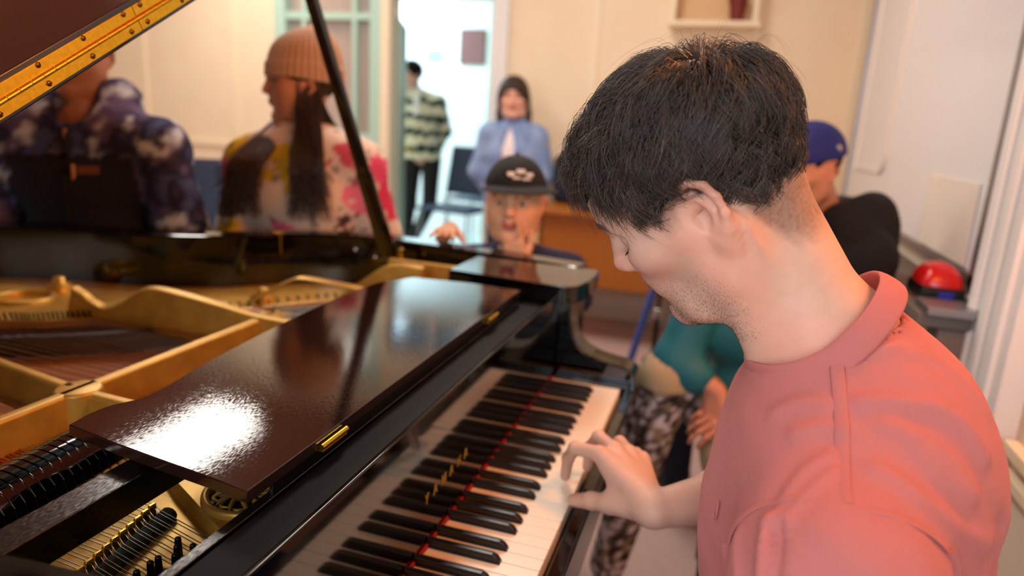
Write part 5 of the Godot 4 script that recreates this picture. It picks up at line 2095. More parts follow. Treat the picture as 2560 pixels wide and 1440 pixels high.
func people_materials() -> void:
	var sk := m("skin", Color(1, 1, 1), 0.5, 0.0, 0.45)
	sk.vertex_color_use_as_albedo = true
	var ha := m("hair", Color(1, 1, 1), 0.36, 0.0, 0.6)
	ha.vertex_color_use_as_albedo = true
	m("hair_dark", Color(0.11, 0.085, 0.07), 0.8, 0.0, 0.2)
	m("hair_brown", Color(0.2, 0.13, 0.09), 0.7)
	var co := m("coral_cotton", Color(0.76, 0.47, 0.455), 0.92, 0.0, 0.25)
	co.rim_enabled = true
	co.rim = 0.35
	co.rim_tint = 0.7
	co.albedo_texture = noise_tex(0.45, FastNoiseLite.TYPE_VALUE, 512, 2, 81, ramp2(Color(0.9, 0.88, 0.88), Color(1, 1, 1)))
	co.normal_enabled = true
	co.normal_texture = noise_tex(0.4, FastNoiseLite.TYPE_SIMPLEX, 512, 2, 82, null, true, 3.0)
	co.normal_scale = 0.35
	tri(co, Vector3(14, 14, 14))
	var cr := m("coral_rib", Color(0.75, 0.46, 0.445), 0.92, 0.0, 0.25)
	cr.rim_enabled = true
	cr.rim = 0.35
	cr.rim_tint = 0.7
	cr.albedo_texture = co.albedo_texture
	tri(cr, Vector3(14, 14, 14))
	var vc := m("dyed_cloth", Color(1, 1, 1), 0.9, 0.0, 0.3)
	vc.vertex_color_use_as_albedo = true
	m("black_cotton", Color(0.035, 0.035, 0.04), 0.9)
	m("navy_cotton", Color(0.1, 0.11, 0.24), 0.9)
	m("denim", Color(0.32, 0.43, 0.62), 0.9)
	m("dark_denim", Color(0.08, 0.1, 0.17), 0.9)
	m("white_cotton", Color(0.88, 0.84, 0.82), 0.9)
	m("teal_cotton", Color(0.08, 0.42, 0.48), 0.6)
	m("tan_knit", Color(0.76, 0.65, 0.55), 0.95)
	m("black_felt", Color(0.04, 0.037, 0.035), 0.85)
	m("blue_felt", Color(0.07, 0.12, 0.42), 0.8)
	m("white_thread", Color(0.82, 0.8, 0.76), 0.8)
	m("leather_tab", Color(0.42, 0.22, 0.09), 0.6)
	m("cord_tan", Color(0.75, 0.5, 0.3), 0.7)
	m("sneaker_red", Color(0.5, 0.05, 0.06), 0.6)
	m("eye_white", Color(0.85, 0.83, 0.8), 0.2)
	m("iris", Color(0.05, 0.03, 0.02), 0.1)


# trunk and limbs of a figure, everything swollen by g; what: which limbs
func limbs(F: Field, J: Dictionary, s: float, g: float, what: String) -> void:
	var k := 0.04 * s
	if "trunk" in what:
		F.cap(J.chest + (J.neck - J.chest) * 0.4, J.chest, 0.085 * s + g, 0.092 * s + g, k)
		F.cap(J.chest, J.pelvis, 0.092 * s + g, 0.1 * s + g, k)
		var side: Vector3 = (J.shL - J.shR).normalized()
		F.cap(J.chest - side * 0.075 * s, J.chest + side * 0.075 * s, 0.085 * s + g, 0.085 * s + g, k)
		F.cap(J.chest.lerp(J.pelvis, 0.5) - side * 0.065 * s, J.chest.lerp(J.pelvis, 0.5) + side * 0.065 * s, 0.085 * s + g, 0.085 * s + g, k)
		F.cap(J.pelvis - side * 0.065 * s, J.pelvis + side * 0.065 * s, 0.095 * s + g, 0.095 * s + g, k)
		for e in ["L", "R"]:
			F.cap(J.neck + (J.chest - J.neck) * 0.12, J["sh" + e], 0.05 * s + g, 0.05 * s + g, k)
	if "arms" in what:
		for e in ["L", "R"]:
			F.cap(J["sh" + e], J["el" + e], 0.048 * s + g, 0.038 * s + g, 0.03 * s)
			if "sleeve" in what or "short" not in what:
				F.cap(J["el" + e], J["wr" + e], 0.038 * s + g, 0.026 * s + g, 0.03 * s)
	if "legs" in what:
		for e in ["L", "R"]:
			F.cap(J["hip" + e], J["kn" + e], 0.078 * s + g, 0.055 * s + g, 0.04 * s)
			F.cap(J["kn" + e], J["an" + e], 0.053 * s + g, 0.036 * s + g, 0.03 * s)


func span(J: Dictionary, pad: float) -> Array:
	var lo := Vector3(1e3, 1e3, 1e3)
	var hi := -lo
	for k in J:
		if J[k] is Vector3:
			lo = lo.min(J[k])
			hi = hi.max(J[k])
	return [lo - Vector3(pad, pad, pad), hi + Vector3(pad, pad, pad)]


func glue(A: Field, B: Field) -> void:
	var off := A.vs.size()
	A.vs.append_array(B.vs)
	A.ns.append_array(B.ns)
	for i in B.ix:
		A.ix.append(i + off)


# a whole figure: skin in one mesh with head and hands on finer grids
func figure(who: Node3D, J: Dictionary, h: Head, s: float, skin: Color, lip: Color, brow: Color, hands: Array) -> void:
	var B := Field.new()
	limbs(B, J, s, -0.006, "trunk arms legs")
	B.cap(h.p(0, -30, -18), J.neck, 0.046 * s, 0.05 * s, 0.03)
	var bx2 := span(J, 0.16)
	bx2[1].y = J.neck.y + 0.01
	B.mesh_box(bx2[0], bx2[1], 0.026)
	var H := Field.new()
	head_shape(H, h, true, false, true, s < 0.93)
	H.cap(h.p(0, -30, -18), J.neck, 0.046 * s, 0.05 * s, 0.03)
	var c := h.p(0, 10, 0)
	H.mesh_box(Vector3(c.x - 0.15, J.neck.y - 0.02, c.z - 0.15), Vector3(c.x + 0.15, c.y + 0.15, c.z + 0.15), 0.007)
	glue(B, H)
	for d in hands:
		var P := Field.new()
		P.cap(d[5], d[0], 0.03 * s, 0.024 * s, 0.01)
		hand_shape(P, d[0], d[1], d[2], d[3], s, d[4])
		var a: Vector3 = d[0]
		P.mesh_box(a - Vector3(0.16, 0.16, 0.16) * s, a + Vector3(0.16, 0.16, 0.16) * s, 0.0045)
		glue(B, P)
	put(fobj("body", B, "skin", who, skin_tint(h, skin, lip, brow, 0.35, noise3(1.0, 3))), who)
	for e in [-1.0, 1.0]:
		var E := MB.new()
		var prof := PackedVector2Array()
		for i in 9:
			var t := PI * i / 8.0
			prof.append(Vector2(0.0112 * sin(t), -0.0112 * cos(t)) * h.s)
		E.lathe(h.p(32 * e, 16.5, 70.5), h.b.z, prof, 14)
		var ey := put(obj("eye", E, "eye_white", who), who)
		var I := MB.new()
		I.lathe(h.p(32 * e, 16, 81.0), h.b.z, PackedVector2Array([Vector2(0.0056, 0.0), Vector2(0.004, 0.0012), Vector2(0, 0.0016)]) , 14)
		obj("iris", I, "iris", ey)


func shoes(who: Node3D, J: Dictionary, fwd: Vector3, s: float, mat: String) -> void:
	for e in ["L", "R"]:
		var a: Vector3 = J["an" + e]
		var H := Field.new()
		var g := Vector3(a.x, 0.045 * s, a.z)
		H.cap(g - fwd * 0.03 * s, g + fwd * 0.13 * s - Vector3(0, 0.008, 0), 0.042 * s, 0.036 * s, 0.02)
		H.cap(a, g, 0.042 * s, 0.04 * s, 0.02)
		H.mesh_box(Vector3(a.x - 0.2, 0.0, a.z - 0.2), Vector3(a.x + 0.2, a.y + 0.05, a.z + 0.2), 0.012)
		put(fobj("shoe", H, mat, who), who)


# a shell over the skull: hair, or the crown of a cap. front: how far down the forehead it reaches
func skull_shell(h: Head, grow: float, cuts: Array) -> Field:
	var U := Field.new()
	U.egg(h.p(0, 44, -5), Vector3(0.076 + grow, 0.086 + grow, 0.099 + grow) * h.s, h.b, 0.02)
	for c in cuts:
		U.egg(h.p(c[0], c[1], c[2]), Vector3(c[3], c[4], c[5]) * 0.001 * h.s, h.b, 0.01, true)
	var o := h.p(0, 30, 0)
	U.mesh_box(o - Vector3(0.16, 0.17, 0.16), o + Vector3(0.16, 0.17, 0.16), 0.006)
	return U


func brim(h: Head, length: float, half: float, u0: float, turn := 0.0, slope := 0.12, wide := 0.82) -> MB:
	var b := MB.new()
	var rings := []
	for i in 15:
		var t := (i / 14.0 - 0.5) * 2.0
		var ring := PackedVector3Array()
		var ang := t * half + turn
		var reach := length * sqrt(maxf(0.0, 1.0 - t * t * 0.92))
		for k in [[0.0, 0.0], [0.5, 0.0], [1.0, 0.0], [1.0, -3.5], [0.5, -3.5], [0.0, -3.5]]:
			var r: float = 96.0 + reach * float(k[0])
			var drop := -10.0 * t * t - slope * reach * float(k[0])
			ring.append(h.p(sin(ang) * r * wide, u0 + drop + float(k[1]), cos(ang) * r - 2.0))
		rings.append(ring)
	b.loft(rings)
	return b


func build_people() -> void:
	people_materials()
	build_pianist()
	jacket_child()
	beanie_girl()
	cap_boy()
	denim_woman()
	striped_person()
	hooded_man()
	teal_child()


func jacket_child() -> void:
	var who := person("child in a purple tie dyed jacket with a black chest standing behind the piano lid", Vector3(1.27, 0, -1.47))
	var h := Head.new(Vector3(1.29, 1.385, -1.5), deg_to_rad(-108), 0.1, 0.0, 0.92)
	var J := {"neck": Vector3(1.275, 1.245, -1.485), "chest": Vector3(1.265, 1.06, -1.475), "pelvis": Vector3(1.27, 0.76, -1.47),
		"shL": Vector3(1.325, 1.165, -1.295), "shR": Vector3(1.185, 1.15, -1.655), "elL": Vector3(1.33, 0.94, -1.235), "elR": Vector3(1.16, 0.93, -1.7), "wrL": Vector3(1.255, 0.75, -1.215), "wrR": Vector3(1.1, 0.74, -1.68),
		"hipL": Vector3(1.3, 0.74, -1.4), "hipR": Vector3(1.24, 0.74, -1.54), "knL": Vector3(1.3, 0.42, -1.38), "knR": Vector3(1.24, 0.42, -1.56), "anL": Vector3(1.31, 0.08, -1.37), "anR": Vector3(1.25, 0.08, -1.57)}
	var fwd := Vector3(-0.93, 0, 0.36).normalized()
	figure(who, J, h, 0.9, lin(172, 122, 92), lin(150, 88, 76), lin(35, 24, 20), [])
	put(fobj("hair", skull_shell(h, 0.008, [[0, -30, 90, 120, 78, 60]]), "hair_dark", who), who)
	var C := Field.new()
	limbs(C, J, 0.95, 0.028, "trunk arms")
	# hood and high collar round the neck
	C.cap(J.neck + Vector3(0.03, 0.0, -0.06), J.neck + Vector3(0.05, 0.03, 0.06), 0.06, 0.06, 0.03)
	C.cap(J.neck + Vector3(0.05, 0.04, 0.07), J.neck + Vector3(0.0, -0.02, 0.09), 0.05, 0.045, 0.03)
	C.cap(J.neck + Vector3(0.03, 0.04, -0.08), J.neck + Vector3(-0.03, -0.02, -0.06), 0.05, 0.045, 0.03)
	C.cap(J.neck + Vector3(-0.03, 0.0, 0.015), J.neck + Vector3(-0.06, 0.14, 0.02), 0.056, 0.065, 0.02, true)
	var b2 := span(J, 0.17)
	b2[0].y = 0.68
	C.mesh_box(b2[0], b2[1], 0.012)
	var n1 := noise3(5.5, 61, 3)
	var n2 := noise3(11.0, 62, 3)
	var n3 := noise3(14.0, 63, 2)
	for i in C.vs.size():
		C.vs[i] += C.ns[i] * 0.007 * n1.get_noise_3dv(C.vs[i] * Vector3(2, 2.6, 2))
	var tie := func(p: Vector3, _n: Vector3) -> Color:
		var arm := absf((p - Vector3(1.26, p.y, -1.475)).dot(Vector3(0.36, 0, 0.93))) > 0.155 + (1.15 - p.y) * 0.06
		if p.y < 1.142 and not arm:
			return lin(38, 38, 40)
		var a := n1.get_noise_3dv(p) + 0.5 * n3.get_noise_3dv(p)
		var b := n2.get_noise_3dv(p + Vector3(3, 1, 2)) + 0.4 * n3.get_noise_3dv(p)
		var c := lin(44, 42, 66).lerp(lin(104, 92, 124), smoothstep(-0.1, 0.45, a))
		c = c.lerp(lin(92, 104, 150), smoothstep(0.15, 0.5, -a) * 0.6)
		return c.lerp(lin(205, 215, 222), smoothstep(0.16, 0.5, b) * 0.9)
	var jk := put(fobj("jacket", C, "dyed_cloth", who, tie), who)
	# zip, pulls, pocket tab
	var z := MB.new()
	var zp := PackedVector3Array()
	for y in [1.24, 1.2, 1.16, 1.1, 1.04, 0.98, 0.9]:
		zp.append(C.settle(Vector3(1.12, y, -1.415), 0.001)[0])
	z.tube(zp, PackedFloat32Array([0.006]), 8)
	obj("zip", z, "black_cotton", jk)
	for q in [[Vector3(1.12, 1.225, -1.42), 0.045], [Vector3(1.12, 1.135, -1.385), 0.045]]:
		var p: Vector3 = C.settle(q[0], 0.006)[0]
		var pb := MB.new()
		pb.cyl(p, p - Vector3(0, q[1], 0), 0.005, 0.006, 8)
		obj("zip_pull", pb, "cord_tan", jk)
	var tp: Array = C.settle(Vector3(1.13, 1.125, -1.345), 0.002)
	var tb := MB.new()
	var tz: Vector3 = tp[1]
	var tx := Vector3.UP.cross(tz).normalized()
	tb.box(tp[0], Vector3(0.048, 0.022, 0.004), 0.001, Basis(tx, tz.cross(tx), tz))
	obj("pocket_tab", tb, "leather_tab", jk)
	var T := Field.new()
	limbs(T, J, 0.92, 0.012, "legs")
	var tb2 := span(J, 0.12)
	tb2[1].y = 0.86
	T.mesh_box(tb2[0], tb2[1], 0.02)
	put(fobj("trousers", T, "dark_denim", who), who)
	shoes(who, J, fwd, 0.9, "black_plastic")


func beanie_girl() -> void:
	var who := person("girl with long dark hair in a tan knitted beanie and a painted cream sweatshirt", Vector3(1.55, 0, -1.0))
	var h := Head.new(Vector3(1.548, 1.345, -0.995), deg_to_rad(-40), 0.05, 0.04, 0.94)
	var J := {"neck": Vector3(1.54, 1.225, -0.985), "chest": Vector3(1.53, 1.04, -0.985), "pelvis": Vector3(1.55, 0.75, -0.99),
		"shL": Vector3(1.575, 1.14, -0.83), "shR": Vector3(1.49, 1.135, -1.13), "elL": Vector3(1.62, 0.93, -0.79), "elR": Vector3(1.475, 0.92, -1.18), "wrL": Vector3(1.56, 0.78, -0.76), "wrR": Vector3(1.44, 0.78, -1.16),
		"hipL": Vector3(1.57, 0.73, -0.92), "hipR": Vector3(1.53, 0.73, -1.06), "knL": Vector3(1.57, 0.42, -0.91), "knR": Vector3(1.53, 0.42, -1.07), "anL": Vector3(1.58, 0.08, -0.9), "anR": Vector3(1.54, 0.08, -1.08)}
	figure(who, J, h, 0.88, lin(200, 148, 120), lin(170, 96, 88), lin(45, 30, 25), [])
	# sweatshirt with painted shapes
	var C := Field.new()
	limbs(C, J, 0.92, 0.024, "trunk arms")
	C.cap(J.neck, J.neck + Vector3(0, 0.1, 0), 0.052, 0.07, 0.01, true)
	var b2 := span(J, 0.16)
	b2[0].y = 0.68
	b2[1].y = 1.3
	C.mesh_box(b2[0], b2[1], 0.01)
	var n1 := noise3(6.0, 71, 2)
	var n2 := noise3(9.0, 72, 2)
	var n3 := noise3(16.0, 73, 2)
	for i in C.vs.size():
		C.vs[i] += C.ns[i] * 0.006 * n1.get_noise_3dv(C.vs[i] * Vector3(2, 1.2, 2))
	var spots := [[Vector3(1.44, 1.16, -1.13), 0.055, lin(235, 200, 60)], [Vector3(1.42, 1.09, -1.175), 0.05, lin(240, 110, 170)], [Vector3(1.42, 1.02, -1.17), 0.045, lin(60, 55, 58)],
		[Vector3(1.43, 1.15, -0.985), 0.045, lin(228, 190, 60)], [Vector3(1.42, 1.1, -0.95), 0.035, lin(228, 190, 60)], [Vector3(1.45, 1.1, -1.02), 0.03, lin(232, 196, 60)], [Vector3(1.40, 0.94, -1.16), 0.04, lin(240, 205, 40)], [Vector3(1.4, 0.935, -1.1), 0.025, lin(190, 60, 40)],
		[Vector3(1.43, 0.955, -0.99), 0.04, lin(236, 110, 160)], [Vector3(1.56, 1.13, -0.76), 0.05, lin(230, 90, 140)], [Vector3(1.53, 1.06, -0.79), 0.05, lin(238, 130, 160)], [Vector3(1.5, 0.98, -0.83), 0.035, lin(95, 70, 65)], [Vector3(1.6, 1.05, -0.74), 0.05, lin(225, 70, 110)], [Vector3(1.5, 1.17, -0.83), 0.04, lin(210, 90, 110)]]
	var paint := func(p: Vector3, _n: Vector3) -> Color:
		var c := lin(232, 216, 200)
		for s in spots:
			var d: float = (p - s[0]).length() + 0.03 * n2.get_noise_3dv(p * 2.0) + 0.02 * n3.get_noise_3dv(p * 2.0)
			if d < s[1]:
				c = s[2]
		if n3.get_noise_3dv(p + Vector3(7, 0, 0)) > 0.42:
			c = c.lerp(lin(90, 70, 62), 0.6)
		return c
	put(fobj("sweatshirt", C, "dyed_cloth", who, paint), who)
	var T := Field.new()
	limbs(T, J, 0.86, 0.01, "legs")
	var tb2 := span(J, 0.12)
	tb2[1].y = 0.84
	T.mesh_box(tb2[0], tb2[1], 0.02)
	put(fobj("trousers", T, "dark_denim", who), who)
	shoes(who, J, Vector3(-0.8, 0, -0.6), 0.85, "black_plastic")
	# long wavy hair in front of both shoulders
	put(fobj("hair_cap", skull_shell(h, 0.006, [[0, -20, 92, 90, 80, 62]]), "hair_dark", who), who)
	var b := MB.new()
	var r := RandomNumberGenerator.new()
	r.seed = 5
	for i in 1500:
		var e := -1.0 if i % 2 else 1.0
		var back := r.randf() < 0.35
		var root := h.p(e * r.randf_range(50, 74), r.randf_range(20, 62), r.randf_range(-70, 34) if not back else r.randf_range(-95, -30))
		var side := h.p(e * r.randf_range(66, 84), -40, r.randf_range(-40, 30))
		var end: Vector3 = J.neck + (J["shL"] - J["shR"]) * 0.5 * e * r.randf_range(0.15, 0.9) + Vector3(-0.15 if not back else 0.06, r.randf_range(-0.235, -0.1), 0.02 * e)
		var mid: Vector3 = J.neck + (J["shL"] - J["shR"]) * 0.5 * e * r.randf_range(0.2, 0.78) + Vector3(-0.13 if not back else 0.05, -0.07, 0.0)
		var ph := r.randf() * TAU
		var pts := PackedVector3Array()
		for k in 15:
			var t := k / 14.0
			var p: Vector3
			if t < 0.3:
				p = root.lerp(side, t / 0.3)
			elif t < 0.6:
				p = side.lerp(mid, (t - 0.3) / 0.3)
			else:
				p = mid.lerp(end, (t - 0.6) / 0.4)
			p += Vector3(sin(ph + t * 11.0), 0, cos(ph * 0.7 + t * 9.0)) * 0.008 * t
			pts.append(p)
		var br := r.randf_range(0.7, 1.5)
		b.col = Color(0.035 * br, 0.019 * br, 0.012 * br)
		strand(b, pts, 0.0016, 0.0007)
	put(obj("hair", b, "hair", who, true), who)
	# ribbed beanie with a turned up cuff
	var k := MB.new()
	var rings := []
	for i in 26:
		var t := i / 25.0
		var u := lerpf(18.0, 176.0, t)
		var f := clampf((u - 40.0) / 136.0, 0.0, 1.0)
		var sc := sqrt(maxf(0.0, 1.0 - pow(f, 2.6))) if t < 1.0 else 0.02
		if t < 0.32:
			sc *= 1.045
		var ring := PackedVector3Array()
		for a in 180:
			var th := TAU * a / 180
			var rib := 1.0 + 0.02 * sin(th * 36.0)
			# lower at the back than over the brow
			var dip := 16.0 * (1.0 - t) * cos(th)
			ring.append(h.p(sin(th) * 88.0 * sc * rib, u + dip + 8.0 * t * cos(th) * -1.0, cos(th) * 108.0 * sc * rib - 6.0 - 16.0 * t))
		rings.append(ring)
	k.loft(rings)
	put(obj("beanie", k, "tan_knit", who), who)


func cap_boy() -> void:
	var who := person("boy in a black cap holding a finger to his lips behind the piano rim", Vector3(1.56, 0, -0.33))
	var h := Head.new(Vector3(1.522, 1.075, -0.352), deg_to_rad(-100), 0.02, 0.0, 0.9)
	var J := {"neck": Vector3(1.54, 0.955, -0.35), "chest": Vector3(1.57, 0.8, -0.345), "pelvis": Vector3(1.62, 0.55, -0.34),
		"shL": Vector3(1.585, 0.905, -0.21), "shR": Vector3(1.53, 0.905, -0.475), "elL": Vector3(1.6, 0.93, -0.16), "elR": Vector3(1.52, 0.93, -0.56), "wrL": Vector3(1.455, 0.932, -0.3), "wrR": Vector3(1.475, 1.008, -0.51),
		"hipL": Vector3(1.64, 0.52, -0.27), "hipR": Vector3(1.6, 0.52, -0.41), "knL": Vector3(1.63, 0.3, -0.26), "knR": Vector3(1.59, 0.3, -0.43), "anL": Vector3(1.65, 0.07, -0.25), "anR": Vector3(1.61, 0.07, -0.43)}
	J.elL = Vector3(1.54, 0.845, -0.17)
	J.elR = Vector3(1.52, 0.88, -0.6)
	figure(who, J, h, 0.72, lin(214, 160, 122), lin(186, 98, 86), lin(40, 28, 22),
		[[Vector3(1.475, 1.008, -0.51), Vector3(-0.97, -0.02, 0.2), Vector3(0.0, 1, 0), -1.0, [0.1, 0.1, 0.1, 0.1, 0.0], J.elR],
		[Vector3(1.452, 0.935, -0.302), Vector3(-0.2, 0.8, -0.3), Vector3(-0.95, -0.2, 0.2), 1.0, [0.03, 1.25, 1.35, 1.35, 0.5], J.elL]])
	var C := Field.new()
	limbs(C, J, 0.74, 0.012, "trunk arms short")
	C.cap(J.neck, J.neck + Vector3(-0.02, 0.08, 0), 0.042, 0.06, 0.01, true)
	var b2 := span(J, 0.12)
	b2[0].y = 0.48
	b2[1].y = 1.0
	C.mesh_box(b2[0], b2[1], 0.012)
	put(fobj("t_shirt", C, "navy_cotton", who), who)
	var T := Field.new()
	limbs(T, J, 0.72, 0.008, "legs")
	var tb := span(J, 0.1)
	tb[1].y = 0.6
	T.mesh_box(tb[0], tb[1], 0.02)
	put(fobj("trousers", T, "dark_denim", who), who)
	shoes(who, J, Vector3(-1, 0, -0.2), 0.7, "sneaker_red")
	# fringe under the cap
	var b := MB.new()
	var r := RandomNumberGenerator.new()
	r.seed = 9
	for i in 700:
		var a := r.randf_range(-1.5, 1.5)
		var l := sin(a) * 74.0
		var f := cos(a) * 96.0 - 2.0
		var len := r.randf_range(16, 34) * (1.0 if absf(a) < 1.0 else 0.9)
		var p0 := h.p(l, 74, f)
		var p1 := h.p(l * 1.02, 64 - len * 0.4, f + 4)
		var p2 := h.p(l * 1.0 + r.randf_range(-4, 4), 64 - len, f + 2)
		b.col = Color(0.012, 0.009, 0.008)
		strand(b, PackedVector3Array([p0, p1, p2]), 0.001, 0.0004)
	put(obj("hair", b, "hair", who, true), who)
	var crown := skull_shell(h, 0.014, [[0, -30, 0, 200, 92, 200]])
	var cap := put(fobj("cap", crown, "black_felt", who), who)
	obj("brim", brim(h, 70.0, 1.1, 70.0, 0.3, 0.2, 0.98), "black_felt", cap)
	var btn := MB.new()
	btn.lathe(h.p(0, 143, -5), h.b.y, PackedVector2Array([Vector2(0.007, 0), Vector2(0.006, 0.004), Vector2(0, 0.006)]), 12)
	obj("button", btn, "black_felt", cap)
	# white stitched emblem on the front panel
	var em := MB.new()
	var mid := h.p(24, 92, 84)
	var n: Vector3 = crown.settle(mid)[1]
	var x := h.b.y.cross(n).normalized()
	var y := n.cross(x)
	for q in [[-0.024, 0.006, 0.02, 0.012], [0.0, 0.011, 0.022, 0.012], [0.022, 0.004, 0.018, 0.01], [-0.012, -0.006, 0.02, 0.006], [0.012, -0.008, 0.022, 0.006]]:
		var at: Array = crown.settle(mid + x * q[0] + y * q[1], 0.001)
		em.box(at[0], Vector3(q[2], q[3], 0.003), 0.001, Basis(x, y, n))
	obj("emblem", em, "white_thread", cap)


func denim_woman() -> void:
	var who := person("woman in a light blue denim jacket leaning on the boarded wall", Vector3(4.12, 0, -1.18))
	var h := Head.new(Vector3(4.13, 1.42, -1.19), deg_to_rad(-104), 0.04, 0.05, 1.06)
	var J := {"neck": Vector3(4.15, 1.275, -1.185), "chest": Vector3(4.15, 1.08, -1.185), "pelvis": Vector3(4.16, 0.8, -1.18),
		"shL": Vector3(4.17, 1.2, -1.03), "shR": Vector3(4.13, 1.2, -1.34), "elL": Vector3(4.17, 0.96, -0.96), "elR": Vector3(4.12, 0.96, -1.41), "wrL": Vector3(4.2, 0.8, -1.06), "wrR": Vector3(4.19, 0.8, -1.32),
		"hipL": Vector3(4.16, 0.78, -1.1), "hipR": Vector3(4.16, 0.78, -1.26), "knL": Vector3(4.12, 0.44, -1.1), "knR": Vector3(4.12, 0.44, -1.26), "anL": Vector3(4.12, 0.08, -1.1), "anR": Vector3(4.12, 0.08, -1.26)}
	figure(who, J, h, 0.95, lin(226, 172, 148), lin(196, 104, 98), lin(60, 42, 35), [])
	put(fobj("hair", skull_shell(h, 0.017, [[-6, -30, 92, 64, 92, 66], [0, -120, 20, 120, 60, 120]]), "hair_brown", who), who)
	var hb := MB.new()
	var r := RandomNumberGenerator.new()
	r.seed = 15
	for i in 500:
		var e := -1.0 if i % 2 else 1.0
		var p0 := h.p(e * r.randf_range(60, 90), r.randf_range(10, 60), r.randf_range(-60, 40))
		var p1 := h.p(e * r.randf_range(76, 98), -40, r.randf_range(-50, 30))
		var p2 := h.p(e * r.randf_range(60, 105), r.randf_range(-150, -90), r.randf_range(-50, 30))
		var br := r.randf_range(0.6, 1.4)
		hb.col = Color(0.055 * br, 0.032 * br, 0.02 * br)
		strand(hb, PackedVector3Array([p0, p0.lerp(p1, 0.5) + h.b.x * e * 0.008, p1, p1.lerp(p2, 0.5) + h.b.x * e * 0.01, p2]), 0.0024, 0.001)
	put(obj("long_hair", hb, "hair", who, true), who)
	var C := Field.new()
	limbs(C, J, 1.0, 0.022, "trunk arms")
	C.cap(J.neck + Vector3(-0.1, 0.02, 0), J.pelvis + Vector3(-0.17, 0.0, 0), 0.035, 0.06, 0.01, true)
	var b2 := span(J, 0.16)
	b2[0].y = 0.72
	b2[1].y = 1.33
	C.mesh_box(b2[0], b2[1], 0.014)
	var n := noise3(8.0, 91, 3)
	put(fobj("denim_jacket", C, "dyed_cloth", who, func(p: Vector3, _n: Vector3) -> Color: return lin(112, 140, 190).lerp(lin(160, 182, 216), 0.5 + 0.7 * n.get_noise_3dv(p))), who)
	var S := Field.new()
	limbs(S, J, 0.98, 0.008, "trunk")
	S.mesh_box(b2[0], b2[1], 0.016)
	put(fobj("shirt", S, "dyed_cloth", who, func(p: Vector3, _n: Vector3) -> Color: return lin(225, 120, 120) if n.get_noise_3dv(p * 2.5) > 0.25 and p.y < 1.14 else lin(238, 226, 224)), who)
	var T := Field.new()
	limbs(T, J, 0.95, 0.01, "legs")
	var tb := span(J, 0.12)
	tb[1].y = 0.86
	T.mesh_box(tb[0], tb[1], 0.022)
	put(fobj("trousers", T, "dark_denim", who), who)
	shoes(who, J, Vector3(-1, 0, 0), 0.95, "white_cotton")


func striped_person() -> void:
	var who := person("person in a green and cream striped pullover standing beyond the doorway", Vector3(5.75, 0, -2.55))
	var h := Head.new(Vector3(5.7, 1.64, -2.66), deg_to_rad(-62), 0.08, 0.0, 1.0)
	var J := {"neck": Vector3(5.72, 1.5, -2.63), "chest": Vector3(5.72, 1.28, -2.6), "pelvis": Vector3(5.72, 0.95, -2.55),
		"shL": Vector3(5.76, 1.42, -2.42), "shR": Vector3(5.66, 1.42, -2.82), "elL": Vector3(5.85, 1.17, -2.38), "elR": Vector3(5.68, 1.15, -2.86), "wrL": Vector3(5.9, 1.0, -2.48), "wrR": Vector3(5.62, 0.98, -2.8),
		"hipL": Vector3(5.74, 0.92, -2.46), "hipR": Vector3(5.7, 0.92, -2.64), "knL": Vector3(5.62, 0.5, -2.42), "knR": Vector3(5.62, 0.5, -2.62), "anL": Vector3(5.66, 0.09, -2.62), "anR": Vector3(5.7, 0.09, -2.7)}
	figure(who, J, h, 1.0, lin(205, 160, 138), lin(180, 105, 96), lin(40, 30, 26), [])
	put(fobj("hair", skull_shell(h, 0.012, [[0, -25, 92, 90, 84, 60], [0, -90, 20, 120, 60, 120]]), "hair_dark", who), who)
	var C := Field.new()
	limbs(C, J, 1.02, 0.02, "trunk arms")
	var b2 := span(J, 0.16)
	b2[0].y = 0.9
	b2[1].y = 1.55
	C.mesh_box(b2[0], b2[1], 0.015)
	var n := noise3(6.0, 93, 2)
	var stripe := func(p: Vector3, _n: Vector3) -> Color:
		if absf((p - J.chest).dot(Vector3(0.24, 0, 0.97))) < 0.03 and p.y > 1.3:
			return lin(225, 225, 225)
		var t := fposmod(p.y * 7.2 + 0.35 * n.get_noise_3dv(p * Vector3(2, 0.5, 2)), 1.0)
		return lin(40, 66, 62) if t < 0.45 else lin(212, 205, 180)
	put(fobj("pullover", C, "dyed_cloth", who, stripe), who)
	var T := Field.new()
	limbs(T, J, 1.0, 0.012, "legs")
	var tb := span(J, 0.14)
	tb[1].y = 1.02
	T.mesh_box(tb[0], tb[1], 0.022)
	put(fobj("trousers", T, "black_cotton", who), who)
	shoes(who, J, Vector3(-1, 0, -0.2), 1.0, "white_cotton")


